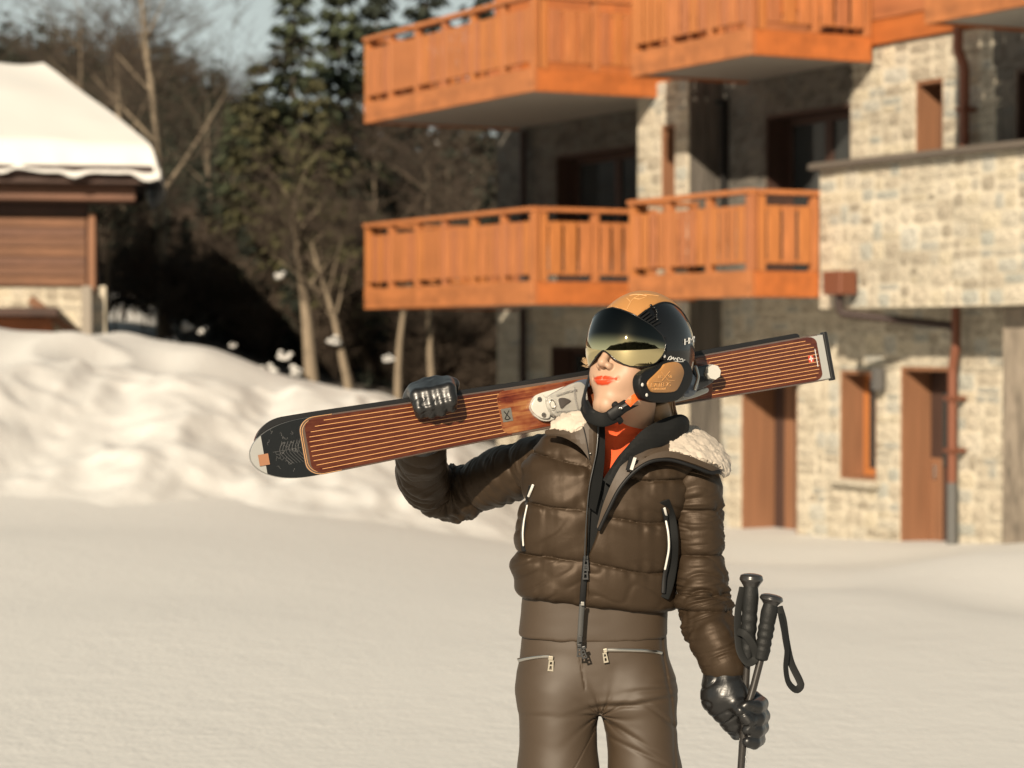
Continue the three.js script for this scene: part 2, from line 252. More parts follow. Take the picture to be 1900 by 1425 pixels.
// rubble masonry on the plane z, x0..x1, y0..y1, around holes [x0, x1, y0, y1]; stones become children of parent
const allStone = [...stoneMats, ...shadeMats];
let stoneSeed = 1;
const stoneLists = [];
function masonry(parent, x0, x1, y0, y1, z, holes = [], o = {}) {
  const r = rng(500 + stoneSeed++), k = (o.row ?? 0.2) / 0.2;
  const lay = (a, b, c, d) => {
    const w = b - a, h = d - c; if (w < 0.035 || h < 0.035) return;
    for (const q of holes) if (a < q[1] - 0.004 && b > q[0] + 0.004 && c < q[3] - 0.004 && d > q[2] + 0.004) {
      if (a >= q[0] - 0.004 && b <= q[1] + 0.004 && c >= q[2] - 0.004 && d <= q[3] + 0.004) return;
      if (q[2] > c + 0.004) { lay(a, b, c, q[2]); lay(a, b, q[2], d); return; } if (q[3] < d - 0.004) { lay(a, b, c, q[3]); lay(a, b, q[3], d); return; }
      if (q[0] > a + 0.004) { lay(a, q[0], c, d); lay(q[0], b, c, d); return; } lay(a, q[1], c, d); lay(q[1], b, c, d); return;
    }
    const mw = (0.3 + 0.26 * r()) * k, mh = (0.17 + 0.17 * r()) * k;
    if (w > 1.9 || (w > mw && w / mw > h / mh)) { const t = a + w * (w > 1.9 ? 0.35 + 0.3 * r() : clamp(0.3 + 0.4 * r(), 0.2, 0.8)); lay(a, t, c, d); lay(t, b, c, d); return; }
    if (h > mh) { const t = c + h * (0.3 + 0.4 * r()); lay(a, b, c, t); lay(a, b, t, d); return; }
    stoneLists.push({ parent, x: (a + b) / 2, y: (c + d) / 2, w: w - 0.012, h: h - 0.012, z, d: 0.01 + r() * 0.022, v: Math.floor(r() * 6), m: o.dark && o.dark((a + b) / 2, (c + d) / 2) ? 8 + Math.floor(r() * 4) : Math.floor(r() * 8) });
  };
  lay(x0, x1, y0, y1);
}
function layStones(vis) {          // the nearest become parts of their own, the rest one merged part per wall
  const all = stoneLists.splice(0); all.sort((p, q) => vis(p) - vis(q));
  const left = new Map();
  const count = new Map();
  all.forEach((s) => {
    const n = (count.get(s.parent) ?? 0) + 1; count.set(s.parent, n);
    if (n <= 240) { const m = mesh(n === 1 ? 'stone' : 'stone_' + String(n - 1).padStart(3, '0'), stoneVar[s.v], allStone[s.m], s.parent); m.position.set(s.x, s.y, s.z); m.scale.set(s.w, s.h, s.d); }
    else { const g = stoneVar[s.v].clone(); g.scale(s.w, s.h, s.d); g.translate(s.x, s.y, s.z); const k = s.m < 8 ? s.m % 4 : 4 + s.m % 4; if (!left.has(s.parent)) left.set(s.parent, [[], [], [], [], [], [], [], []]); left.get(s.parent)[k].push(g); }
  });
  for (const [p, l] of left) l.forEach((g, k) => { if (g.length) stuff(mesh('small_stones', merge(g), k < 4 ? stoneMats[k] : shadeMats[k - 4], p)); });
}
// wall with openings, 0.42 thick, front face at z
function wallGeo(x0, x1, y0, y1, z, holes, th = 0.42) {
  const s = new THREE.Shape([new THREE.Vector2(x0, y0), new THREE.Vector2(x1, y0), new THREE.Vector2(x1, y1), new THREE.Vector2(x0, y1)]);
  for (const h of holes) s.holes.push(new THREE.Path([new THREE.Vector2(h[0], h[2]), new THREE.Vector2(h[0], h[3]), new THREE.Vector2(h[1], h[3]), new THREE.Vector2(h[1], h[2])]));
  const g = new THREE.ExtrudeGeometry(s, { depth: th, bevelEnabled: false }); g.translate(0, 0, z - th); return g;
}

// ---------- the apartment building: local x runs along the facade to the right and near, local z outwards ----------
const BO = V(0.271, 0, -32);
const building = thing('apartment_building', BO, 'alpine apartment building with rubble stone walls and orange timber balconies', 'building', null, -deg(62.4));
const GB = -1.15, EYE = 1.6;
// openings [x0, x1, y0, y1]
const Y1 = 2.06, Y2 = 4.88;                                   // undersides of the lower and upper balconies of the far unit
const farHoles = [[-4.35, -1.72, Y1 + 0.32, 4.42], [-4.5, -3.2, GB, 1.5]];
const nearHoles = [[1.82, 3.72, Y1 + 0.3, 4.52], [5.02, 5.55, 2.75, 4.66], [6.85, 9.2, Y1 + 0.3, 4.62],
  [1.26, 2.58, GB, 1.3], [3.5, 4.27, -0.12, 1.22], [4.74, 5.76, -1.02, 1.28]];
const ZF = -2.72, ZN = -2.46;
const farWall = mesh('stone_wall', wallGeo(-6.3, 0.02, GB, 5.1, ZF, farHoles), mortar, building);
const nearWall = mesh('stone_wall_001', wallGeo(-0.08, 14, GB, 5.15, ZN, nearHoles), mortar, building);
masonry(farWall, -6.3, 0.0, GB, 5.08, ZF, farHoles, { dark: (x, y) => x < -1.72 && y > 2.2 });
masonry(nearWall, -0.08, 11.5, GB, 5.12, ZN, nearHoles, { dark: (x, y) => y > 2.2 && (x < 3.72 || x > 6.5) });  // darker stone painted in where the balconies shade the wall
const ZPR = -1.92, pierHoles = [[0.1, 0.46, 2.9, 4.5]], pier = mesh('stone_pier', wallGeo(-0.52, 0.78, GB, 5.08, ZPR, pierHoles, 0.5), mortar, building);
masonry(pier, -0.52, 0.78, GB, 5.08, ZPR, pierHoles);
mesh('pier_side', bx(0.73, 0.784, GB, 5.06, ZN + 0.002, ZPR - 0.03), shadeMats[2], pier); mesh('pier_side', bx(-0.524, -0.47, GB, 5.06, ZF + 0.002, ZPR - 0.03), shadeMats[1], pier);  // side faces coloured dark to carry the shade
mesh('end_wall', bx(-6.28, -5.9, GB, 8, -9, ZF - 0.42), mortar, building);
mesh('timber_wall', rbx(-6.3, 0.0, 5.1, 9, ZF - 0.42, ZF + 0.05), woodDeep, building);
for (let k = 0; k < 5; k++) mesh('cladding_board', rbx(-0.05, 14, 5.16 + k * 0.3, 5.45 + k * 0.3, ZN - 0.3, ZN + 0.07 - k * 0.004, 0.012), k % 2 ? woodMats[3] : woodDeep, building);
mesh('upper_wall', bx(-0.05, 14, 6.66, 9, ZN - 0.3, ZN), woodDeep, building);

// rooms behind the openings, frames, panes
function opening(h, z, kind) {
  const [x0, x1, y0, y1] = h, th = 0.42, f = mesh('window', merge([bx(x0, x1, y1 - 0.05, y1, z - th, z - 0.012), bx(x0, x0 + 0.04, y0, y1 - 0.05, z - th, z - 0.012), bx(x1 - 0.04, x1, y0, y1 - 0.05, z - th, z - 0.012), bx(x0 + 0.04, x1 - 0.04, y0 - 0.0, y0 + 0.03, z - th, z + 0.0)]), kind === 'glass' ? darkWood : jambMat, building);
  if (kind === 'glass') f.name = 'glass_door';
  const zi = z - th + 0.02, a = x0 + 0.04, b = x1 - 0.04, c = y0 + 0.03, d = y1 - 0.05, n = b - a > 1 ? 2 : 1, w = (b - a) / n, fm = kind === 'orange' ? woodMats[0] : darkWood;
  for (let i = 0; i < n; i++) { const u = a + i * w, q = u + w; mesh('frame', merge([bx(u, u + 0.08, c, d, zi, zi + 0.06), bx(q - 0.08, q, c, d, zi, zi + 0.06), bx(u + 0.08, q - 0.08, c, c + 0.09, zi, zi + 0.06), bx(u + 0.08, q - 0.08, d - 0.09, d, zi, zi + 0.06)]), fm, f); mesh('pane', bx(u + 0.08, q - 0.08, c + 0.09, d - 0.09, zi + 0.02, zi + 0.03), glassMat, f); }
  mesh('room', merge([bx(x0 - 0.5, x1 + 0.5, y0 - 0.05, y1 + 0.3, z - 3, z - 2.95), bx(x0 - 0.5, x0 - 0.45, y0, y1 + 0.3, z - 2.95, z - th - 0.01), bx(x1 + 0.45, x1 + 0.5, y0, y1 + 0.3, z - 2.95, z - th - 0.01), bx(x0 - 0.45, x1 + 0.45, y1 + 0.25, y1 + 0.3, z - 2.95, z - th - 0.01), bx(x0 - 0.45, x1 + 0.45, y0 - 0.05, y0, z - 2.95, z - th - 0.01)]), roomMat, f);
  return f;
}
opening(farHoles[0], ZF, 'glass'); opening(farHoles[1], ZF, 'glass');
opening(pierHoles[0], ZPR, 'shutter'); opening(nearHoles[0], ZN, 'glass'); opening(nearHoles[1], ZN, 'shutter'); opening(nearHoles[2], ZN, 'glass');
{ // ground floor: recessed entrance with wooden linings
  const [x0, x1, y0, y1] = nearHoles[3], z = ZN, d = mesh('entrance', merge([bx(x0, x1, y1 - 0.05, y1, z - 0.5, z - 0.012), bx(x0, x0 + 0.05, y0, y1 - 0.05, z - 0.5, z - 0.012), bx(x1 - 0.05, x1, y0, y1 - 0.05, z - 0.5, z - 0.012)]), jambMat, building);
  mesh('door', rbx(x0 + 0.05, x1 - 0.05, y0, y1 - 0.05, z - 0.6, z - 0.5), jambMat, d);
  for (let k = 0; k < 6; k++) mesh('door_board', rbx(x0 + 0.08 + k * 0.235, x0 + 0.3 + k * 0.235, y0, y1 - 0.1, z - 0.5, z - 0.475, 0.01), k % 2 ? jambMat : darkWood, d);
  const [a, b, c, e] = nearHoles[4], w = opening(nearHoles[4], ZN, 'orange'); mesh('sill', rbx(a - 0.08, b + 0.08, c - 0.09, c - 0.004, ZN - 0.2, ZN + 0.1, 0.015), stoneMats[1], w);
  mesh('window_post', rbx(b - 0.17, b - 0.045, c + 0.035, e - 0.055, ZN - 0.36, ZN - 0.26, 0.01), woodMats[0], w);
  const [p, q, s, t] = nearHoles[5], dd = mesh('entrance_001', merge([bx(p, q, t - 0.05, t, z - 0.42, z - 0.012), bx(p, p + 0.05, s, t - 0.05, z - 0.42, z - 0.012), bx(q - 0.05, q, s, t - 0.05, z - 0.42, z - 0.012)]), jambMat, building);
  mesh('door', rbx(p + 0.05, q - 0.05, s, t - 0.05, z - 0.5, z - 0.42), darkWood, dd); mesh('pane', bx(p + 0.3, q - 0.3, s + 1.1, t - 0.3, z - 0.415, z - 0.405), glassMat, dd); mesh('handle', rbx(p + 0.16, p + 0.2, s + 0.95, s + 1.12, z - 0.42, z - 0.36, 0.01), std([0.7, 0.7, 0.7], 0.3, { metalness: 1 }), dd);
  mesh('door_board', rbx(p + 0.05, p + 0.3, s, s + 1.2, z - 0.415, z - 0.39, 0.01), jambMat, dd);
}
mesh('wall_lamp', rbx(4.36, 4.52, 0.98, 1.26, ZN + 0.05, ZN + 0.16, 0.02), std([0.12, 0.115, 0.11], 0.6), building);

// balconies: front x0..x1 at z = zf, sides back to the wall at zw
const rngB = rng(9);
function balcony(name, x0, x1, zf, zw, y, o = {}) {
  const sl = mesh(name, bx(x0 + 0.05, x1 - 0.05, y + 0.03, y + 0.24, zw, zf - 0.06), soffitMat, building);
  if (o.inner) mesh('slab', bx(...o.inner), soffitMat, sl);
  const zb = o.zEnd ?? zw, H = o.h ?? 1.3;
  const side = [x0, x1].filter((_, i) => !(o.skip === i));
  const fas = (k) => (k ? woodDeep : woodMats[2]);
  mesh('fascia', rbx(x0, x1, y, y + 0.315, zf - 0.06, zf, 0.012), fas(0), sl);
  for (const x of side) mesh('fascia', rbx(x === x0 ? x0 : x1 - 0.06, x === x0 ? x0 + 0.06 : x1, y, y + 0.31, zb, zf - 0.062, 0.012), fas(1), sl);
  const rail = (p, q, hor) => { // top and bottom rails, posts and boards of one run from p to q
    const L = hor ? q - p : q - p, n = Math.max(1, Math.round(L / 0.88)), box = (u0, u1, y0, y1, w0, w1, r) => hor ? rbx(u0, u1, y0, y1, zf + w0, zf + w1, r) : null;
    return { n, L };
  };
  const run = (place, L, bays) => {
    const w = L / bays;
    mesh('top_rail', place(0, L, H - 0.06, H, -0.11, 0.03), woodMats[1], sl);
    mesh('rail', place(0.03, L - 0.03, H - 0.245, H - 0.19, -0.055, -0.02), woodMats[0], sl);
    mesh('rail', place(0.03, L - 0.03, 0.4, 0.45, -0.055, -0.02), woodMats[0], sl);
    for (let b = 0; b <= bays; b++) { const u = clamp(b * w, 0.055, L - 0.055); mesh('post', place(u - 0.05, u + 0.05, 0.312, H - 0.062, -0.105, -0.004), woodMats[b % 4], sl); }
    for (let b = 0; b < bays; b++) { const u0 = b * w + (b ? 0.05 : 0.105), u1 = (b + 1) * w - (b === bays - 1 ? 0.105 : 0.05), n = Math.max(2, Math.round((u1 - u0) / (o.pitch ?? 0.205))), p = (u1 - u0) / n; for (let k = 0; k < n; k++) mesh('board', place(u0 + k * p + 0.022, u0 + (k + 1) * p - 0.022, 0.4, H - 0.19, -0.02, 0.004), woodMats[Math.floor(rngB() * 4)], sl); }
  };
  run((u0, u1, h0, h1, w0, w1) => rbx(x0 + u0, x0 + u1, y + h0, y + h1, zf + w0 - 0.005, zf + w1 - 0.005, 0.008), x1 - x0, o.bays ?? Math.round((x1 - x0) / 0.9));
  const Ls = zf - 0.13 - zb;
  if (Ls > 0.4) for (const x of side) { const s = x === x1 ? 1 : -1; run((u0, u1, h0, h1, w0, w1) => rbx(Math.min(x + s * w0, x + s * w1), Math.max(x + s * w0, x + s * w1), y + h0 - (h0 > 1 ? 0.002 : 0), y + h1 - (h0 > 1 ? 0.002 : 0), zf - 0.13 - u1, zf - 0.13 - u0, 0.008), Ls, Math.max(1, Math.round(Ls / 0.85))); }
  return sl;
}
balcony('balcony', -5.45, 0, 0, ZF + 0.06, Y1, { bays: 6 });
balcony('balcony_001', -5.45, 0, 0, ZF + 0.06, Y2, { bays: 6 });
balcony('balcony_002', 1.44, 4.27, -0.62, ZN + 0.08, 2.1, { bays: 3, zEnd: -1.62, inner: [0.82, 1.48, 2.14, 2.33, ZN + 0.08, -1.5], h: 1.28 });
balcony('balcony_003', 1.5, 4.27, -0.62, ZN + 0.08, 4.95, { bays: 3, h: 1.4 });
balcony('balcony_004', 7.6, 12.5, -0.62, ZN + 0.08, 4.92, { bays: 5, h: 1.4 });

// terrace with a stone parapet
{
  const ZP = -1.6, x0 = 4.3, x1 = 13, y0 = 1.97, y1 = 3.62;
  const p = mesh('stone_parapet', bx(x0, x1, y0, y1, ZP - 0.32, ZP), mortar, building);
  masonry(p, x0, 12, y0, y1, ZP, [], { row: 0.21 });
  mesh('parapet_end', bx(x0, x0 + 0.32, y0, y1, ZN + 0.1, ZP - 0.322), mortar, building);
  const cop = mesh('coping', rbx(x0 - 0.08, x1, y1 + 0.002, y1 + 0.07, ZP - 0.4, ZP + 0.13, 0.012), copingMat, building);
  for (let k = 0; k < 9; k++) mesh('coping_slab', rbx(x0 - 0.06 + k * 0.92, x0 + 0.84 + k * 0.92, y1 + 0.06, y1 + 0.083, ZP - 0.38, ZP + 0.115, 0.008), copingMat, cop);
  mesh('terrace_slab', bx(x0 + 0.01, x1, y0 + 0.02, y0 + 0.3, ZN + 0.1, ZP - 0.33), soffitMat, building);
}
const shadeMortar = std([0.17, 0.155, 0.135], 0.95, { map: stoneTex });
for (const [p, x0, x1, y0, y1, z] of [[nearWall, 0.02, 1.82, 2.2, 5.12, ZN], [nearWall, 1.82, 3.72, 4.52, 5.12, ZN], [nearWall, 6.52, 6.85, 2.2, 5.12, ZN], [nearWall, 6.85, 9.2, 4.62, 5.12, ZN], [farWall, -6.3, -4.35, 2.2, 5.08, ZF], [farWall, -4.35, -1.72, 4.42, 5.08, ZF]]) mesh('shade_joints', bx(x0, x1, y0, y1, z - 0.01, z + 0.003), shadeMortar, p);  // dark backing keeps the joints within the painted shade
layStones((s) => (s.parent === farWall ? 12 : 0) + Math.abs(s.x - 5) * 0.6 + (s.y < 2 && s.x < -1 ? 6 : 0));
// pipes
const ptube = (pts, r) => new THREE.TubeGeometry(new THREE.CatmullRomCurve3(pts.map((p) => V(...p)), false, 'catmullrom', 0.05), pts.length * 12, r, 12);
{
  const hop = mesh('rain_hopper', rbx(4.78, 5.14, 2.12, 2.4, -1.545, -1.3, 0.02), copper, building);
  mesh('downpipe', ptube([[4.96, 2.13, -1.42], [4.96, 1.94, -1.42], [5.0, 1.9, -1.46], [5.95, 1.76, ZN + 0.2], [6.0, 1.74, ZN + 0.18], [6.02, 1.64, ZN + 0.17]], 0.05), darkPipe, hop);
  const dp = mesh('downpipe', ptube([[6.02, 2.0, ZN + 0.17], [6.02, 1.5, ZN + 0.17], [5.96, 1.25, ZN + 0.17], [5.96, -0.05, ZN + 0.17]], 0.055), copper, building);
  mesh('pipe_foot', ptube([[5.96, -0.045, ZN + 0.17], [5.96, -0.6, ZN + 0.17], [5.96, -1.15, ZN + 0.17]], 0.062), greyPipe, dp);
  for (const y of [0.9, 0.3]) mesh('bracket', rbx(5.88, 6.04, y, y + 0.05, ZN + 0.02, ZN + 0.24, 0.01), copper, dp);
  const up = mesh('downpipe_001', ptube([[6.08, 5.3, ZN + 0.2], [6.08, 4.9, ZN + 0.2], [6.12, 4.7, ZN + 0.14], [6.12, 3.6, ZN + 0.14], [6.12, 2.4, ZN + 0.14]], 0.06), copper, building);
  mesh('bracket', rbx(6.04, 6.2, 4.2, 4.25, ZN + 0.02, ZN + 0.22, 0.01), copper, up);
  mesh('downpipe_002', ptube([[-5.15, 4.85, ZF + 0.14], [-5.15, 2.4, ZF + 0.14], [-5.15, -1.1, ZF + 0.14]], 0.06), darkPipe, building);
  mesh('side_pillar', rbx(7.25, 8.2, GB, 1.96, ZN + 0.06, ZN + 0.5, 0.02), renderMat, building);
}
// ---------- chalet with the snowy roof ----------
{
  const D = 38, S = D / F, base = at(180, 645, D), X = (px) => (px - 180) * S, Yy = (py) => at(180, py, D).y - base.y;
  const ch = thing('chalet', base, 'small brown timber chalet under a thick white snow roof at the left', 'chalet', null, deg(9.5));
  const plank = [0, 1, 2].map((i) => new THREE.MeshStandardMaterial({ map: grain(0.2 - i * 0.02, 0.092 - i * 0.008, 0.046, 0.4, 60 + i), roughness: 0.75 }));
  const upper = mesh('upper_wall', bx(-9, X(166), Yy(402), Yy(338), -0.4, -0.02), darkWood, ch);
  for (let k = 0; k < 3; k++) mesh('plank', rbx(-9, X(160), Yy(402 - k * 21), Yy(382 - k * 21), -0.02, 0.02, 0.012), darkWood, upper);
  const wall = mesh('timber_wall', bx(-9, X(180), Yy(530), Yy(403), -6, -0.05), plank[2], ch);
  for (let k = 0; k < 7; k++) mesh('plank', rbx(-9, X(160), Yy(530 - k * 18), Yy(513 - k * 18), -0.05, 0.0 + 0.002, 0.006), plank[k % 3], wall);
  mesh('corner_board', rbx(X(165), X(178), Yy(545), Yy(396), -0.06, 0.06, 0.02), jambMat, ch);
  const stone = mesh('stone_wall', bx(-9, X(196), Yy(700), Yy(531), -6, -0.08), mortar, ch);
  masonry(stone, -5, X(196), Yy(655), Yy(531), -0.08, [], { row: 0.24 }); layStones((s) => -s.x);
  mesh('post', rbx(X(152), X(172), Yy(700), Yy(531), 0.12, 0.3, 0.03), std([0.33, 0.29, 0.24], 0.8), ch);
  const porch = mesh('porch_roof', rbx(-9, X(112), Yy(588), Yy(572), -0.1, 0.9, 0.02), darkWood, ch);
  mesh('garage_door', rbx(-9, X(100), Yy(700), Yy(589), 0.02, 0.1, 0.02), woodMats[3], ch);
  mesh('brace', (() => { const g = rbx(-0.07, 0.07, -0.75, 0.75, 0, 0.12, 0.02); g.rotateZ(deg(52)); g.translate(X(128), Yy(610), 0.02); return g; })(), plank[0], ch);
  // roof
  const er = X(280), ey = Yy(326), zr = -3.6, ry = Yy(322) + 1.98, rx = (140 - 950) * (D + 3.4) / F - base.x;
  const roof = mesh('roof', (() => { const p = [[-12, ey, 0.75], [er, ey, 0.75], [er, ey, -8], [-12, ey, -8], [rx, ry - 0.1, zr], [-12, ry - 0.1, zr]], ix = [0, 1, 4, 0, 4, 5, 1, 2, 4, 2, 3, 5, 2, 5, 4, 0, 3, 2, 0, 2, 1]; const g = new THREE.BufferGeometry(); g.setAttribute('position', new THREE.Float32BufferAttribute(p.flat(), 3)); g.setIndex(ix); return toCreasedNormals(g, 0.3); })(), darkWood, ch);
  mesh('fascia_board', rbx(-12, er - 0.1, ey - 0.18, ey + 0.02, 0.7, 0.78, 0.02), darkWood, roof); mesh('gutter', ptube([[-12, ey + 0.03, 0.86], [0, ey + 0.03, 0.86], [er, ey + 0.03, 0.86]], 0.07), darkPipe, roof);
  mesh('eave_beam', rbx(-12, er - 0.25, ey - 0.42, ey - 0.18, -0.4, 0.5, 0.02), plank[2], roof);
  // snow on the roof: a thick rounded sheet following the slopes
  const rows = [], N = 60, M = 30;
  const f = (u, v) => {            // u along the eave, v up the slope
    const side = smooth(0.8, 1, u), vv = v, z = lerp(0.95, zr, vv), xEnd = lerp(er + 0.12, rx + 0.05, vv), x = lerp(-12, xEnd, u);
    let y = lerp(ey + 0.1, ry, vv) + 0.33 + 0.05 * noise(x * 1.4, v * 3) + 0.14 * noise(x * 0.45 + 1, v * 1.3 + 4) - 0.16 * Math.exp(-Math.pow((x + 1.4) / 0.75, 2)) * smooth(0.55, 1, v);
    const drop = Math.pow(1 - smooth(0, 0.1, v), 2) * (0.36 + 0.06 * Math.abs(noise(x * 2.6, 3)) + 0.045 * noise(x * 7, 5));
    return [x, y - drop - 0.05 * Math.pow(side, 6), z];
  };
  for (let j = 0; j <= M; j++) rows.push(Array.from({ length: N + 1 }, (_, i) => f(i / N, Math.pow(j / M, 1.6))));
  for (const s of [0.12, 0.4, 0.75, 1]) rows.push(rows[M].map(([x, y]) => [x, y + 0.02 - s * s * 2.2, zr - s * 3.6]));
  const top = sheet(rows, 150, 80, 0.02);
  const hip = sheet(Array.from({ length: 13 }, (_, j) => { const v = Math.pow(j / 12, 1.6), p = f(1, v), q = [lerp(er + 0.12, rx, v), p[1], lerp(-8, zr, v)]; return Array.from({ length: 8 }, (_, i) => [lerp(p[0], q[0], i / 7) + 0.18 * Math.sin(i / 7 * 3) * (1 - v), p[1], lerp(p[2], q[2], i / 7)]); }), 20, 30, 0.02);
  const lip = sheet(Array.from({ length: 5 }, (_, j) => Array.from({ length: N + 1 }, (_, i) => { const p = f(i / N, 0); return [p[0], lerp(p[1], ey + 0.07, j / 4), p[2] - 0.06 * j + 0.09 * Math.sin(j / 4 * 3)]; })), 150, 8, 0.02);
  mesh('roof_snow', merge([top, hip, lip]), snowMat, roof);
}
// ---------- trees ----------
const barkMat = std([0.16, 0.125, 0.09], 0.9, { map: grain(1, 1, 1, 0.5, 71) });
const barkPale = std([0.38, 0.3, 0.21], 0.9, { map: grain(1, 1, 1, 0.4, 72) });
const twigMat = std([0.095, 0.068, 0.047], 0.95);
const twigHill = std([0.085, 0.062, 0.045], 0.95);
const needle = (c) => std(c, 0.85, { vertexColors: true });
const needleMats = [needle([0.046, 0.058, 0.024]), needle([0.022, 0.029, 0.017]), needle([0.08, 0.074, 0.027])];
class Tri { constructor() { this.p = []; this.c = []; }
  quad(a, b, c, d, k) { for (const q of [a, b, c, a, c, d]) { this.p.push(q.x, q.y, q.z); this.c.push(k, k, k); } }
  geo() { const g = new THREE.BufferGeometry(); g.setAttribute('position', new THREE.Float32BufferAttribute(this.p, 3)); g.setAttribute('color', new THREE.Float32BufferAttribute(this.c, 3)); g.computeVertexNormals(); return g; } }
// spruce: H tall, R widest half width, foliage sprays along drooping branches
function spruceCrown(H, R, seed, dens = 1) {
  const r = rng(seed), T = new Tri(), lv = Math.round(H * 4.2 * dens);
  for (let l = 0; l < lv; l++) {
    const t = (l + r()) / lv, y = H * (0.1 + 0.9 * t), len0 = R * Math.pow(1 - t, 0.78) * (0.75 + 0.4 * r()) + 0.1, nb = Math.round((5 + 5 * (1 - t)) * dens + 2);
    for (let b = 0; b < nb; b++) {
      const az = r() * 6.283, len = len0 * (0.55 + 0.6 * r()), up = lerp(-0.25, 0.5, t) + (r() - 0.5) * 0.3, n = Math.max(3, Math.round(len * 7));
      for (let k = 1; k <= n; k++) {
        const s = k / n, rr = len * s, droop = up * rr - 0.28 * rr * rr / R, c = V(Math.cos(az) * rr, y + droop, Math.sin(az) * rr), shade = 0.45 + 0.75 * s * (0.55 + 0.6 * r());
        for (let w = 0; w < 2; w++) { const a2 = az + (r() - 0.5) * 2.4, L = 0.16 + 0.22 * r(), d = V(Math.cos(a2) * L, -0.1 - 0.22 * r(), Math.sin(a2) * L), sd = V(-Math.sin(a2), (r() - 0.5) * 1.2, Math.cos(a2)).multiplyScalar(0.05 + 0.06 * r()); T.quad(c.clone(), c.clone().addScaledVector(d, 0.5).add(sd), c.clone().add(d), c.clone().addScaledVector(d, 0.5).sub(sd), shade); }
      }
    }
  }
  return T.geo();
}
const trunkGeo = (H, r0, lean = 0) => sweep([V(0, -0.4, 0), V(lean * 0.3, H * 0.35, 0), V(lean, H, 0)], (t) => lerp(r0, 0.02, t), 10, 9, { disp: (t, a) => 0.012 * Math.sin(a * 5 + t * 9) });
// bare broad-leaved tree: trunk and limbs in one part, twigs in another
function bare(H, r0, seed, o = {}) {
  const r = rng(seed), limbs = [], twigs = [];
  const cone = (list, a, b, ra, rb, n) => { const d = b.clone().sub(a), L = d.length(), g = new THREE.CylinderGeometry(rb, ra, L, n, 1, true); g.translate(0, L / 2, 0); g.applyQuaternion(new THREE.Quaternion().setFromUnitVectors(V(0, 1, 0), d.normalize())); g.translate(a.x, a.y, a.z); list.push(g); };
  const grow = (p, dir, len, rad, depth) => {
    let a = p, d = dir.clone(); const seg = depth === 0 ? 7 : 3;
    for (let s = 0; s < seg; s++) {
      d.add(V((r() - 0.5) * (o.wob ?? 0.16), 0.03, (r() - 0.5) * 0.16)).normalize();
      const b = a.clone().addScaledVector(d, len / seg), ra = rad * (1 - 0.8 * s / seg), rb = rad * (1 - 0.8 * (s + 1) / seg);
      cone(depth < 2 ? limbs : twigs, a, b, ra, Math.max(rb, 0.004), depth < 2 ? 7 : 3);
      const lo = o.low ?? 0.3;
      if (depth < 4 && (depth > 0 || s / seg > lo)) { const n = depth === 0 ? 2 : depth < 3 ? 2 : (o.n4 ?? 2); for (let k = 0; k < n; k++) { const az = r() * 6.283, sp_ = 0.45 + 0.5 * r(), q = V(Math.cos(az), 0, Math.sin(az)); grow(b, d.clone().multiplyScalar(1 - sp_ * 0.4).addScaledVector(q, sp_).normalize(), len * (depth === 0 ? 0.34 * (1.2 - s / seg) + 0.1 : 0.52) * (0.7 + 0.6 * r()), Math.max(0.006, rb * (depth === 0 ? 0.5 : 0.55)), depth + 1); } }
      a = b;
    }
  };
  grow(V(0, -0.4, 0), V(o.lean ?? 0, 1, 0).normalize(), H, r0, 0);
  return [merge(limbs), merge(twigs)];
}
function plant(px, py, d, sx = 1) { const p = at(px, py, d); p.y = Math.min(p.y, 3); return p; }
const baseAt = (px, d) => { const p = at(px, 700, d); p.y = Math.max(ground(p.x, p.z) - 0.35 + 0.75 * smooth(36.5, 40, d) , 0.3); return p; };

const spruceKinds = [spruceCrown(9, 1.75, 11), spruceCrown(9, 1.5, 12), spruceCrown(9, 2.3, 13, 0.9)], spruceTrunk = trunkGeo(8.8, 0.13);
const spruceSpots = [ // px, top py, depth, kind, material, label
  [545, -30, 50, 0, 0, 'tall dark green spruce left of the balconies, its top against the sky'],
  [632, -70, 53, 1, 0, 'dark spruce just left of the upper balcony corner'],
  [700, -40, 57, 1, 1, 'dark spruce partly hidden by the upper balcony end'],
  [478, 120, 49, 2, 2, 'bushy yellow-green spruce at the left of the spruce group'],
  [590, 150, 47, 2, 2, 'low yellow-green spruce in front of the tall spruces'],
  [432, 190, 55, 1, 0, 'small spruce standing at the left edge of the spruce group'],
  [905, -90, 62, 0, 1, 'spruce peeking out above the upper balcony rail'],
  [790, -60, 66, 0, 1, 'dark spruce behind the middle of the upper balcony'],
  [850, 120, 58, 2, 1, 'dark spruce between the two balconies near the building'],
  [740, 200, 60, 0, 1, 'dark spruce between the two balconies at their outer end'],
  [385, 330, 52, 2, 1, 'low dark spruce behind the bare tree'],
  [300, 360, 50, 1, 1, 'low dark spruce right of the chalet, nearest the tall bare trunk'],
  [232, 350, 48, 2, 1, 'low dark spruce directly beside the chalet wall'],
  [345, 400, 47, 1, 1, 'short dark spruce above the white snow clumps'],
  [655, 330, 50, 2, 1, 'dark spruce left of the lower balcony end'],
  [455, 420, 46, 2, 1, 'short dark spruce behind the left snow clumps'],
  [540, 430, 45.5, 1, 1, 'short dark spruce between the pale trunks and the snow bank'],
  [700, 560, 46, 2, 1, 'dark spruce under the outer end of the lower balcony'],
  [770, 420, 52, 0, 1, 'dark spruce hidden halfway by the lower balcony rail'],
  [930, 380, 55, 1, 1, 'slim dark spruce close to the far corner of the building'],
  [610, 480, 48, 2, 1, 'low dark spruce behind the pale trunks'],
  [830, 560, 47, 2, 1, 'dark spruce under the middle of the lower balcony'],
];
let spruceProto = null; const protoOf = {};
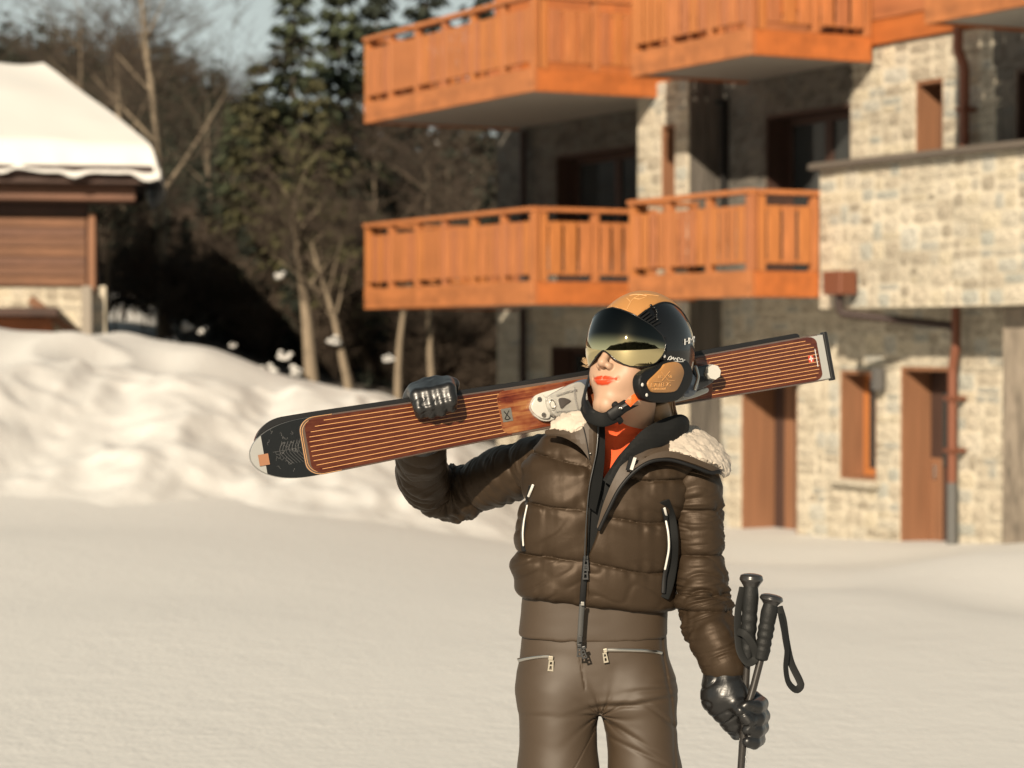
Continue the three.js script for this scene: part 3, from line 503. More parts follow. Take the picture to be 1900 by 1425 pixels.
for (const [px, top, d, k, m, label] of spruceSpots) {
  const b = baseAt(px, d), H = at(px, top, d).y - b.y, key = k + '_' + m;
  let t;
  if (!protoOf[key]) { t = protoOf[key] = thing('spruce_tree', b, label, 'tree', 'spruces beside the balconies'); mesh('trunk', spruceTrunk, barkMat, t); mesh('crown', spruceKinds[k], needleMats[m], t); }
  else { t = protoOf[key].clone(); t.name = numbered('spruce_tree'); scene.add(t); t.position.copy(b); t.userData.label = label; }
  const s = H / 9; t.scale.set(s * (0.85 + 0.02 * (px % 9)), s, s); t.rotation.y = px;
}
const bareSpots = [ // px, top, depth, trunk radius, lean, seed, label
  [300, -60, 46, 0.13, 0.03, 21, 'tall bare tree with a forked trunk right of the chalet roof'],
  [232, 40, 56, 0.1, 0, 22, 'slim bare tree rising behind the chalet roof'],
  [160, -20, 62, 0.1, 0, 23, 'slim bare tree behind the top of the snowy roof'],
  [582, 330, 42, 0.15, -0.03, 24, 'pale bare trunk rising from the snow bank, thickest of the pair'],
  [660, 400, 41.8, 0.1, -0.22, 25, 'thin pale trunk leaning left beside the thicker pale trunk'],
  [738, 380, 43, 0.085, 0.0, 26, 'bare trunk under the outer end of the lower balcony'],
  [803, 300, 44, 0.075, 0.01, 27, 'bare trunk under the middle of the lower balcony'],
  [712, 240, 52, 0.06, -0.04, 28, 'thin pale tree seen between the two balconies'],
  [392, 150, 58, 0.08, 0.06, 29, 'bare tree with slanting limbs left of the spruce group'],
  [195, 330, 44, 0.06, 0, 30, 'thin bare tree at the right corner of the chalet'],
  [960, 200, 54, 0.07, 0.02, 31, 'bare tree beside the far corner of the building'],
  [870, 280, 52, 0.06, -0.05, 32, 'thin bare tree between the balconies near the wall'],
  [475, 380, 54, 0.06, 0.04, 33, 'thin bare tree in front of the yellow-green spruce'],
];
for (const [px, top, d, r0, lean, seed, label] of bareSpots) {
  const b = baseAt(px, d), H = at(px, top, d).y - b.y, [l, t] = bare(H, r0, seed, { lean, low: H > 6 ? 0.28 : 0.35 });
  const o = thing('bare_tree', b, label, 'tree', 'bare trees beside the houses'); mesh('trunk', l, barkPale, o); mesh('crown', t, twigMat, o);
}
// the wood on the hill, read as one mass
{
  const r = rng(77), g1 = spruceCrown(10, 1.7, 14, 0.42), [bl, bt] = bare(9, 0.09, 41, { n4: 2 }), g2 = merge([bl, bt]);
  const place = [[], []];
  for (let i = 0; i < 4800; i++) {
    const d = 70 + 165 * Math.pow(r(), 0.8), px = lerp(-120, 1050, r()), p = at(px, 600, d); p.y = hill(p.x, p.z) - 0.3; const k = r() < (px < 420 ? 0.84 : 0.96) ? 0 : 1;
    place[k].push(new THREE.Matrix4().compose(p, new THREE.Quaternion().setFromAxisAngle(V(0, 1, 0), r() * 6.28), V(1, 1, 1).multiplyScalar((0.45 + 0.35 * r()) * (d > 150 ? 1.0 : 0.8) * (k ? 0.8 : 1))));
  }
  [['hillside_spruces', g1, needle([0.04, 0.042, 0.024]), 'mass of dark spruces covering the hillside'], ['hillside_bare_trees', g2, twigHill, 'brown mass of bare trees on the hillside']].forEach(([n, g, m, label], k) => {
    const im = new THREE.InstancedMesh(g, m, place[k].length); place[k].forEach((M, i) => im.setMatrixAt(i, M)); im.name = n; im.castShadow = im.receiveShadow = true; scene.add(im); tag(im, label, 'trees', null, 'stuff');
  });
  // wooded ridge behind the photographer, across the slope
  const bm = []; for (let i = 0; i < 1500; i++) { const z = 68 + 125 * r(), x = lerp(-190, 150, r()); bm.push(new THREE.Matrix4().compose(V(x, ridgeH(x, z) - 0.3, z), new THREE.Quaternion().setFromAxisAngle(V(0, 1, 0), r() * 6.28), V(1, 1, 1).multiplyScalar(0.55 + 0.5 * r()))); }
  const bi = new THREE.InstancedMesh(g1, needleMats[0], bm.length); bm.forEach((M, i) => bi.setMatrixAt(i, M)); bi.name = 'ridge_spruces'; scene.add(bi); tag(bi, 'dark spruce wood across the slope, mirrored in the visor', 'trees', null, 'stuff');
  // undergrowth of bare twigs at the forest edge
  const [ul, ut] = bare(1.5, 0.018, 51, { low: 0.05, wob: 0.5 }), ug = merge([ul, ut]), ms = [];
  for (let i = 0; i < 150; i++) { const d = 45 + 13 * r(), px = lerp(200, 1000, r()), p = baseAt(px, d); ms.push(new THREE.Matrix4().compose(p, new THREE.Quaternion().setFromAxisAngle(V(0, 1, 0), r() * 6.28), V(1, 1, 1).multiplyScalar(0.6 + 0.9 * r()))); }
  const im = new THREE.InstancedMesh(ug, twigMat, ms.length); ms.forEach((M, i) => im.setMatrixAt(i, M)); im.name = 'undergrowth'; im.castShadow = true; scene.add(im); tag(im, 'tangle of bare brown twigs under the trees', 'undergrowth', null, 'stuff');
}
// clumps of snow caught in the undergrowth
{
  const r = rng(5), q = Array.from({ length: 7 }, () => [(r() - 0.5) * 0.24, (r() - 0.5) * 0.17, (r() - 0.5) * 0.2, 0.03 + 0.045 * r()]);
  const lump = nets((x, y, z) => q.reduce((m, [a, b, c, e]) => smin(m, Math.hypot(x - a, (y - b) * 1.3, z - c) - e, 0.03), 9) - 0.02 * noise(x * 23, y * 23, z * 23), V(-0.24, -0.2, -0.24), V(0.24, 0.2, 0.24), 0.02);
  const spots = [[318, 632, 0.8, 'leftmost of the snow clumps right of the chalet'], [345, 604, 0.9, 'topmost of the snow clumps right of the chalet'], [322, 658, 0.9, 'lowest at the left of the snow clumps right of the chalet'], [360, 650, 1, 'largest of the snow clumps right of the chalet'], [376, 612, 0.7, 'rightmost of the snow clumps right of the chalet'], [496, 684, 1.1, 'left lump of snow just above the bank crest before the pale trunks'], [548, 686, 1, 'snow clump beside the thicker pale trunk, nearest the bank'], [528, 658, 0.9, 'upper snow clump between the dark bushes left of the pale trunks'], [622, 630, 0.9, 'snow clump between the two pale trunks'], [520, 510, 0.7, 'snow clump high on the dark spruce above the pale trunks'], [720, 664, 0.7, 'round snow clump under the outer end of the lower balcony'], [812, 265, 0.6, 'snow clump on twigs between the two balconies'], [432, 640, 0.4, 'small snow spot alone between the two snow clump groups']];
  spots.forEach(([px, py, s, label], i) => {
    const o = topMesh('snow_clump', lump, snowMat, label, 'snow clump', 'snow clumps in the undergrowth');
    o.position.copy(at(px, py, py < 300 ? 56 : 41.5)); o.scale.set(s, s * 0.9, s); o.rotation.y = i * 1.3;
  });
}
// ---------- the skier ----------
const D0 = 5.45, PX = F / D0;
const P = (px, py, dz = 0) => at(px, py, D0 - dz);
const U = (x) => 950 + x * PX, W = (y) => 630 + (1.6 - y) * PX;      // photograph scale at the skier's distance
const tab = (t) => (v) => { for (let i = 0; i < t.length - 1; i++) if (v <= t[i + 1][0]) { const k = clamp((v - t[i][0]) / (t[i + 1][0] - t[i][0])), s = k * k * (3 - 2 * k); return lerp(t[i][1], t[i + 1][1], s * 0.4 + k * 0.6); } return t[t.length - 1][1]; };
const cam0 = V(0, 1.6, 0);
function hit(f, px, py, off = 0) { const d = at(px, py, 1).sub(cam0).normalize(); let t = 4.85; for (let i = 0; i < 90; i++) { const p = cam0.clone().addScaledVector(d, t), q = f(p.x, p.y, p.z) - off; if (q < 0.0004) break; t += Math.max(0.0006, q * 0.6); if (t > 6.2) { t = 5.4; break; } } return cam0.clone().addScaledVector(d, t); }
const hits = (f, list, off) => list.map(([a, b]) => hit(f, a, b, off));
const base0 = P(1105, 1947, 0); base0.y = 0;
const person = thing('person', base0, 'skier in an olive-brown puffer jacket and matching trousers, black visor helmet, skis on the shoulder', 'person');

// fabrics
const weave = tex(256, 256, (u, v) => 0.5 + 0.2 * tn(u, v, 60, 60, 3) + 0.3 * tn(u, v, 9, 9, 5), false);
const crinkle = tex(512, 512, (u, v) => { const w = tn(u, v, 5, 7, 21) * 0.5, a = tn(u, v, 14, 9, 22), b = tn(u + w * 0.03, v, 22, 30, 23), c = tn(u, v, 90, 90, 24); return 0.5 + 0.22 * w + 0.2 * (0.5 - Math.abs(a)) + 0.14 * (0.4 - Math.abs(b)) + 0.035 * c; }, false);
crinkle.repeat.set(3.2, 3.2);
const satin = phys([0.056, 0.0365, 0.0215], 0.52, { metalness: 0.34, sheen: 0.45, sheenColor: col(0.4, 0.27, 0.15), sheenRoughness: 0.35, specularIntensity: 0.42, bumpMap: crinkle, bumpScale: 0.0009 });
const softshell = phys([0.058, 0.0365, 0.0195], 0.6, { sheen: 0.2, sheenColor: col(0.4, 0.3, 0.2), sheenRoughness: 0.6 });
const liner = phys([0.009, 0.0095, 0.0095], 0.75, { specularIntensity: 0.35 });
const blackMat = phys([0.008, 0.008, 0.0085], 0.55, { specularIntensity: 0.5 });
const leather = phys([0.01, 0.0095, 0.0095], 0.38, { clearcoat: 0.2, clearcoatRoughness: 0.3, bumpMap: crinkle, bumpScale: 0.0012 });
const orangeKnit = std([0.86, 0.105, 0.02], 0.85);
const fleece = std([0.66, 0.57, 0.47], 0.98);
const metal = std([0.75, 0.72, 0.66], 0.28, { metalness: 1 });
const darkMetal = std([0.12, 0.12, 0.12], 0.35, { metalness: 0.9 });
const reflective = std([0.75, 0.73, 0.68], 0.45);

// ----- torso field -----
const tl = tab([[740, 1112], [775, 1088], [795, 1050], [815, 1022], [840, 998], [870, 984], [900, 980], [950, 974], [1000, 969], [1050, 964], [1100, 962], [1140, 968], [1160, 976]]);
const tr = tab([[740, 1205], [775, 1228], [800, 1262], [825, 1292], [850, 1304], [880, 1292], [900, 1278], [950, 1262], [1000, 1256], [1050, 1252], [1100, 1247], [1140, 1240], [1160, 1234]]);
const thd = tab([[740, 0.052], [790, 0.062], [830, 0.085], [880, 0.108], [940, 0.118], [1050, 0.112], [1120, 0.106], [1160, 0.1]]);
function tower(x, y, z, l, r, hd, cz, n = 2.5) { const v = W(y), a = l(v), b = r(v), cx = ((a + b) / 2 - 950) / PX, hw = (b - a) / 2 / PX, h = hd(v); const k = Math.pow(Math.pow(Math.abs(x - cx) / hw, n) + Math.pow(Math.abs(z + D0 - cz) / h, n), 1 / n); return (k - 1) * (hw + h) * 0.5 * 0.86; }
const torso0 = (x, y, z) => tower(x, y, z, tl, tr, thd, -0.015 - 0.02 * smooth(900, 780, W(y)));
// quilting: seam heights on the zip line (reference scale), with their slope to either side
const SEAMS = [770, 864, 943, 1035, 1122, 1230];
function baffle(u, v) { const s = u < 1085 ? lerp(0.25, 0.09, smooth(850, 960, v)) : 0.22 - 0.08 * smooth(1180, 1260, u), w = v - s * (u - 1085); for (let i = 0; i < SEAMS.length - 1; i++) if (w < SEAMS[i + 1]) return [i, (w - SEAMS[i]) / (SEAMS[i + 1] - SEAMS[i]), Math.min(Math.abs(w - SEAMS[i]), Math.abs(w - SEAMS[i + 1]))]; return [5, 0, 0]; }
const pillow = (t) => Math.pow(Math.max(0, 1 - Math.pow(Math.abs(2 * t - 1), 4)), 0.55);
const zipX = tab([[770, 1110], [840, 1104], [900, 1092], [1040, 1085], [1130, 1081]]);
function puff(x, y, z) {
  const u = U(x), v = W(y), [i, t, d] = baffle(u, v), front = smooth(-0.02, 0.05, z + D0);
  const nearZip = front * Math.exp(-Math.pow((u - zipX(v)) / 16, 2)), g = Math.exp(-d / 15);
  let q = 0.0098 * pillow(t) * (1 - 0.6 * nearZip) + 0.003 * Math.sqrt(Math.max(0, 1 - (2 * t - 1) ** 2));
  q += (i === 4 && t > 0.5 ? 0.0062 * Math.exp(-d / 24) : 0.0036 * g) * (1 - Math.exp(-d / 3)) * noise(u * 0.085, i * 7.1, v * 0.008) * 1.6;                     // gathers at the seams
  const dir = u < 1090 ? 1 : -1, a1 = (u * 0.55 * dir + v) * 0.02, b1 = (u - v * 0.55 * dir) * 0.0065;
  q += 0.0075 * fbm(a1 * 1.15 + i * 5.3, b1 * 1.2 + i * 2.1, i * 3.3, 2) * 1.4 * smooth(0.02, 0.25, t); const cz = noise(a1 * 1.7 + 9, b1 * 2.2 + i * 4.1, i); q -= 0.0016 * Math.exp(-cz * cz * 22) * smooth(0.3, 0.55, noise(u * 0.013 + 3, v * 0.012, 6) + 0.5);                                       // soft pulled folds
  q += 0.003 * noise(u * 0.03 + i, v * 0.012, i * 1.7) * smooth(0.5, 0.95, t);
  return q;
}
const edgeL = tab([[700, 1110], [790, 1110], [840, 1104], [880, 1096], [930, 1090], [1040, 1086], [1060, 1085]]);
const edgeR = tab([[770, 1262], [800, 1236], [818, 1210], [832, 1178], [850, 1156], [880, 1142], [930, 1124], [980, 1106], [1036, 1086.5], [1060, 1085]]);
const hemV = (u) => 1119 + 0.1 * (u - 1085) + 0.00008 * (u - 1085) ** 2 + 2.5 * noise(u * 0.07, 2);
const jacketSolid = (x, y, z) => smax(torso0(x, y, z) - puff(x, y, z), (W(y) - hemV(U(x))) / PX, 0.022);
function jacketF(x, y, z) {
  const u = U(x), v = W(y), d = jacketSolid(x, y, z), inner = -(torso0(x, y, z) + 0.012);
  let q = Math.max(d, inner);
  const open = Math.max((edgeL(v) - u) / PX, (u - edgeR(v)) / PX, -(z + D0 - 0.0));   // negative inside the open front
  q = smax(q, -open, 0.006);
  return Math.max(q, (788 - v + 0.35 * Math.max(0, 1060 - u) + 0.25 * Math.max(0, u - 1240)) / PX * 0.7);
}
const bounds = (a, b, c, d, z0, z1) => { const p = P(a, d, 0), q = P(b, c, 0); return [V(p.x, p.y, -D0 + z0), V(q.x, q.y, -D0 + z1)]; };
const planarUV = (g, s = 1) => { const p = g.attributes.position, a = new Float32Array(p.count * 2); for (let i = 0; i < p.count; i++) { a[2 * i] = (p.getX(i) + p.getZ(i) * 0.7) * s; a[2 * i + 1] = p.getY(i) * s; } g.setAttribute('uv', new THREE.BufferAttribute(a, 2)); return g; };
const jacket = wpart('jacket', planarUV(nets(jacketF, ...bounds(930, 1330, 770, 1175, -0.19, 0.16), 0.0036)), satin, person); tag(jacket, 'olive-brown satin quilted puffer jacket, open at the top');
// mid layer: black placket and lining, and the orange sweater in its opening
const vL = tab([[740, 1121], [840, 1121], [890, 1116]]), vR = tab([[740, 1212], [775, 1204], [800, 1186], [840, 1153], [889, 1117.5]]);
function midF(x, y, z) { const u = U(x), v = W(y); let d = torso0(x, y, z) + 0.003 - 0.001 * noise(u * 0.05, v * 0.02); d = Math.max(d, -(torso0(x, y, z) + 0.016)); const o = Math.max((vL(v) - u) / PX, (u - vR(v)) / PX, -(z + D0)); d = smax(d, -o, 0.004); return Math.max(d, (v - 1090) / PX, (788 - v - 0.1 * (u - 1110)) / PX); }
wpart('lining', nets(midF, ...bounds(960, 1300, 755, 1095, -0.05, 0.14), 0.0042), liner, jacket);
const neckA = V(0, 0, 0), neckB = V(0, 0, 0); neckA.copy(P(1156, 768, 0.0)); neckB.copy(P(1158, 850, -0.015));
function sweaterF(x, y, z) { const u = U(x), v = W(y), w = [x, y, z]; let d = torso0(x, y, z) + 0.017; d = smax(d, (800 - v) / PX, 0.02); const nk = cap(w, neckA, neckB, 0.062, 0.071) - 0.0015 * Math.sin(v * 0.35) * smooth(815, 800, v) ; d = smin(d, smax(nk, (762 + 0.16 * (u - 1120) - v) / PX, 0.008), 0.02); d -= 0.0018 * fbm(u * 0.02, v * 0.03, 2, 2); d += 0.002 * Math.exp(-Math.pow((u - 1128 - 0.17 * (885 - v)) / 1.6, 2)) * smooth(-0.02, 0.02, z + D0); return Math.max(d, (v - 1000) / PX); }
const sweater = wpart('sweater', nets(sweaterF, ...bounds(1000, 1290, 755, 1005, -0.15, 0.13), 0.0036), orangeKnit, person); tag(sweater, 'bright orange roll-neck');

// waistband under the quilted body
const wl = tab([[1080, 974], [1130, 966], [1200, 960]]), wr = tab([[1080, 1240], [1140, 1240], [1200, 1240]]), whd = tab([[1080, 0.096], [1200, 0.101]]);
const wbF = (x, y, z) => { const u = U(x), v = W(y); const d = tower(x, y, z, wl, wr, whd, -0.015) - 0.002 * fbm(u * 0.012, v * 0.03, 7, 2) - 0.001 * noise(u * 0.03, v * 0.01); const b = 1183 - 0.00012 * (u - 960) * (u - 1240) + 1.5 * noise(u * 0.05, 4); return smax(smax(d, (v - b) / PX, 0.008), (1085 - v) / PX, 0.01); };
wpart('waistband', nets(wbF, ...bounds(940, 1265, 1075, 1205, -0.15, 0.12), 0.0042), softshell, jacket);

// ----- trousers -----
const hl = tab([[1140, 974], [1200, 966], [1250, 961], [1300, 961], [1360, 964], [1440, 972]]), hr = tab([[1140, 1236], [1200, 1240], [1250, 1247], [1300, 1256], [1360, 1261], [1440, 1262]]), hhd = tab([[1140, 0.092], [1220, 0.102], [1330, 0.108]]);
const Lk = [P(1036, 1290, 0.0), P(1036, 1440, 0.01), P(1040, 1600, 0.02), P(1044, 1840, -0.02)], Rk = [P(1182, 1290, 0.0), P(1198, 1440, 0.01), P(1203, 1600, 0.02), P(1208, 1840, -0.02)];
const leg = (w, k, r) => smin(smin(cap(w, k[0], k[1], r[0], r[1]), cap(w, k[1], k[2], r[1], r[2]), 0.03), cap(w, k[2], k[3], r[2], r[3]), 0.03);
function trouserF(x, y, z) {
  const u = U(x), v = W(y), w = [x, y, z];
  let d = smax(tower(x, y, z, hl, hr, hhd, -0.015, 2.3), (v - 1318) / PX, 0.06);
  d = smin(d, smin(leg(w, Lk, [0.088, 0.0865, 0.068, 0.062]), leg(w, Rk, [0.084, 0.077, 0.066, 0.062]), 0.012), 0.035);
  const fr = smooth(-0.03, 0.04, z + D0), cx = u - 1112, cy = v - 1322, rr = Math.hypot(cx, cy);
  let q = 0.0022 * fbm(u * 0.012, v * 0.02, 3, 3);
  const ang = Math.atan2(cy, cx);
  q -= 0.0045 * Math.exp(-rr / 42) * Math.pow(Math.abs(Math.sin(ang * 5 + 0.012 * rr + 0.6)), 6) * fr;         // folds from the crotch
  for (const [x0, y0, sl, len, a] of [[1215, 1272, 0.05, 46, 0.003], [1205, 1292, -0.12, 60, 0.0035], [1140, 1300, -0.06, 55, 0.004], [1245, 1262, 0.3, 25, 0.003], [1150, 1345, 0.5, 50, 0.003], [1235, 1330, 0.9, 40, 0.003], [1180, 1382, 0.45, 60, 0.0028], [985, 1320, -0.15, 40, 0.0012]]) { const t = (u - x0) / len, e = v - y0 - sl * (u - x0) - 4 * t * t; q -= fr * a * Math.exp(-t * t - Math.pow(e / 4.5, 2)); q += fr * a * 0.5 * Math.exp(-t * t - Math.pow((e + 9) / 7, 2)); }
  q -= 0.0022 * Math.exp(-Math.pow((u - 1072 - 0.16 * (v - 1195)) / 1.8, 2)) * smooth(1275, 1265, v) * fr;          // fly seam
  q -= 0.0016 * Math.exp(-Math.pow((u - 1108 + (v - 1330) * 0.62 * smooth(1330, 1360, v) - 6) / 1.6, 2)) * smooth(1335, 1345, v) * (u < 1108 ? 1 : 0) * fr;
  q -= 0.0025 * Math.exp(-Math.pow((u - (hr(Math.min(v, 1440)) - 12)) / 3, 2)) * fr;
  return smax(smax(d - q, (1172 - v) / PX, 0.01), (v - 1842) / PX, 0.01);
}
const trousers = wpart('trousers', nets(trouserF, ...bounds(935, 1290, 1160, 1470, -0.16, 0.14), 0.0036), softshell, person);
wpart('trouser_legs', nets(trouserF, ...bounds(930, 1300, 1452, 1860, -0.16, 0.14), 0.008), softshell, trousers);
for (const k of [Lk, Rk]) { const a = k[3].clone(), b = wpart('ski_boot', nets((x, y, z) => { const w = [x, y, z]; let d = smin(cap(w, V(a.x, 0.3, a.z - 0.01), V(a.x, 0.08, a.z), 0.075, 0.06), cap(w, V(a.x, 0.055, a.z - 0.03), V(a.x, 0.05, a.z + 0.16), 0.055, 0.05), 0.04); return smax(d, 0.003 - y, 0.01); }, V(a.x - 0.12, -0.03, a.z - 0.16), V(a.x + 0.12, 0.42, a.z + 0.28), 0.011), blackMat, person); }

// ----- arms -----
const puffRing = (v, edges, amp) => { for (let i = 0; i < edges.length - 1; i++) if (v < edges[i + 1]) return amp * pillow((v - edges[i]) / (edges[i + 1] - edges[i])); return 0; };
const armL = [P(1262, 862, -0.02), P(1288, 905, 0.0), P(1294, 985, 0.0), P(1299, 1070, 0.01), P(1306, 1130, 0.03), P(1326, 1185, 0.065), P(1347, 1240, 0.09)];
const sleeveWr = (t, a, seed) => { const c = Math.cos(a), q = Math.sin(a), n = noise(t * 22 + c * 1.6 + seed, c * 0.9 + seed, q * 0.9), m = noise(t * 47 - c * 2.4 + seed, c * 1.2, q * 1.2 + seed); return 0.0042 * fbm(t * 7 + seed, c * 1.3 + seed, q * 1.3, 2) + 0.0062 * (Math.abs(n) * 1.8 - 0.5) + 0.003 * (Math.abs(m) * 1.6 - 0.4); };
const sleeveL = wpart('sleeve', sweep(armL, (t) => cr([0.046, 0.05, 0.0485, 0.047, 0.0495, 0.047, 0.043], t), 260, 84, { disp: (t, a, p) => { const w = W(p.y) - 0.02 * (U(p.x) - 1295); const mid = smooth(1050, 1090, w) * (1 - smooth(1170, 1200, w)); return puffRing(w, [830, 944, 1028, 1100, 1128, 1290], 0.011) + sleeveWr(t, a, 3) * (0.45 + 0.75 * mid + 0.5 * Math.exp(-Math.pow((w - 944) / 22, 2))); } }), satin, jacket);
const armR = [P(1062, 846, -0.08), P(1000, 858, -0.14), P(925, 886, -0.21), P(850, 914, -0.26), P(808, 910, -0.25), P(784, 880, -0.18), P(781, 838, -0.09)];
wpart('sleeve', sweep(armR, (t) => cr([0.052, 0.056, 0.058, 0.056, 0.056, 0.054, 0.05], t), 260, 84, { disp: (t, a, p) => puffRing(t, [0, 0.24, 0.5, 0.69, 0.9, 1.2], 0.008) + sleeveWr(t, a, 11) * (0.5 + 0.8 * Math.exp(-Math.pow((t - 0.62) / 0.1, 2))) }), satin, jacket);
wpart('cuff', sweep([P(783, 880, -0.18), P(781, 850, -0.12), P(783, 824, -0.065)], (t) => 0.056 + 0.003 * Math.sin(t * 3), 30, 48, { disp: (t, a) => 0.002 * fbm(t * 4, Math.cos(a) * 2, Math.sin(a) * 2) }), satin, jacket);

// ----- gloves: palm, four fingers and a thumb each -----
const chain = (w, pts, r) => { let d = 1; for (let i = 0; i < pts.length - 1; i++) d = Math.min(d, cap(w, pts[i], pts[i + 1], r[i], r[i + 1])); return d; };
{
  const fingers = [0, 1, 2, 3].map((i) => { const x = 768 + i * 19.5, y = 741 - i * 4.2; return [P(x + 2, y - 4, -0.02), P(x + 2, y - 17 - (i === 1 || i === 2 ? 4 : 0), 0.03), P(x + 6, y - 6, 0.088), P(x + 11, y + 17, 0.1), P(x + 12, y + 27 + (i === 1 || i === 2 ? 4 : 0), 0.09)]; });
  const wr = P(783, 822, -0.06), pm = P(794, 745, -0.005), th = [P(815, 760, -0.03), P(834, 726, 0.005), P(843, 711, 0.02)];
  const f = (x, y, z) => { const w = [x, y, z]; let d = smin(cap(w, wr, pm, 0.04, 0.042), cap(w, P1, P2, 0.03, 0.03), 0.03); let g = 1; fingers.forEach((c) => { g = smin(g, chain(w, c, [0.02, 0.0185, 0.0175, 0.0155, 0.013]), 0.01); }); d = smin(d, cap(w, P(772, 744, 0.02), P(812, 730, 0.02), 0.026, 0.029), 0.03); d = smin(d, g, 0.013); d = smin(d, chain(w, th, [0.022, 0.016, 0.0115]), 0.012); const u = U(x), v = W(y); return d - 0.0022 * fbm(u * 0.04, v * 0.04, z * 30, 2) + 0.0009 * Math.exp(-Math.pow(noise(u * 0.06 + v * 0.05, v * 0.07, z * 40), 2) * 30) * smooth(720, 745, v); };
  const P1 = P(776, 746, 0.0), P2 = P(822, 738, 0.0);
  const g = wpart('glove', planarUV(nets(f, ...bounds(725, 870, 685, 850, -0.1, 0.14), 0.0026), 2), leather, person); tag(g, 'black leather glove gripping the skis from above');
  wpart('cuff', sweep([P(782, 836, -0.08), P(784, 806, -0.035)], () => 0.05, 10, 36), leather, g);
}
const gripC = [P(1386, 1262, 0.115), P(1376, 1385, 0.135)];
{
  const ax = gripC[1].clone().sub(gripC[0]).normalize();
  const fingers = [0, 1, 2, 3].map((i) => { const y = 1298 + i * 22, L = [0, 3, 1, -5][i]; return [P(1366, y - 4, 0.075), P(1398 + L * 0.6, y - 3, 0.075), P(1412 + L, y + 8, 0.105), P(1404 + L, y + 14, 0.148), P(1386, y + 12, 0.16)]; });
  const th = [P(1352, 1300, 0.13), P(1374, 1318, 0.162), P(1391, 1338, 0.165)];
  const f = (x, y, z) => { const w = [x, y, z]; let d = smin(cap(w, Q1, Q2, 0.044, 0.05), cap(w, Q2, Q3, 0.05, 0.034), 0.03); let g = 1; fingers.forEach((c) => { g = smin(g, chain(w, c, [0.018, 0.0165, 0.016, 0.0155, 0.013]), 0.006); }); d = smin(d, g, 0.014); d = smin(d, chain(w, th, [0.02, 0.0165, 0.0135]), 0.01); const u = U(x), v = W(y); const wv = (u - 1300) * 0.55 + (v - 1230) * 0.85; return d - 0.0028 * fbm(u * 0.05, v * 0.04, z * 30, 2) + 0.0026 * Math.exp(-Math.pow(noise(wv * 0.055, (u - v) * 0.02, z * 24), 2) * 28) * smooth(1395, 1370, u); };
  const Q1 = P(1342, 1252, 0.09), Q2 = P(1347, 1292, 0.1), Q3 = P(1366, 1340, 0.1);
  const g = wpart('glove', planarUV(nets(f, ...bounds(1280, 1450, 1215, 1405, 0.0, 0.2), 0.0026), 2), leather, person); tag(g, 'shiny black leather glove holding the ski poles');
}
// ---------- head: turned to her right and lifted ----------
const HO = P(1175, 690, 0.05), HM = new THREE.Matrix4().makeRotationFromEuler(new THREE.Euler(-deg(15), -deg(40), 0, 'YXZ')).setPosition(HO), HI = HM.clone().invert();
const hv = (x, y, z) => V(x, y, z).applyMatrix4(HM);
const toHead = (g) => g.applyMatrix4(HM);
const hpx = (p) => V(...p).applyMatrix4(HM);
// pixel -> point on the local plane x = c of the head
function hplane(px, py, c) { const d = at(px, py, 1).sub(cam0).transformDirection(HI), o = cam0.clone().applyMatrix4(HI), t = (c - o.x) / d.x; return o.addScaledVector(d, t); }
function hhit(f, px, py, off = 0) { const d = at(px, py, 1).sub(cam0).normalize().transformDirection(HI), o = cam0.clone().applyMatrix4(HI); let t = 5.0; for (let i = 0; i < 140; i++) { const p = o.clone().addScaledVector(d, t), q = f(p.x, p.y, p.z) - off; if (q < 0.0002) return p; t += Math.max(0.0004, q * 0.6); if (t > 5.7) break; } return null; }
const mir = (x) => Math.abs(x);
function lipU(x, y, z) { const w = [mir(x), y, z]; return Math.min(cap(w, V(0.0048, -0.0405, 0.1022), V(0.016, -0.0408, 0.1), 0.0041, 0.0038), cap(w, V(0.016, -0.0408, 0.1), V(0.0305, -0.04, 0.0946), 0.0038, 0.0016)); }
function lipL(x, y, z) { const w = [mir(x), y, z]; return Math.min(cap(w, V(0, -0.0502, 0.1008), V(0.012, -0.049, 0.0997), 0.0053, 0.0051), cap(w, V(0.012, -0.049, 0.0997), V(0.0285, -0.0423, 0.0945), 0.0051, 0.0018)); }
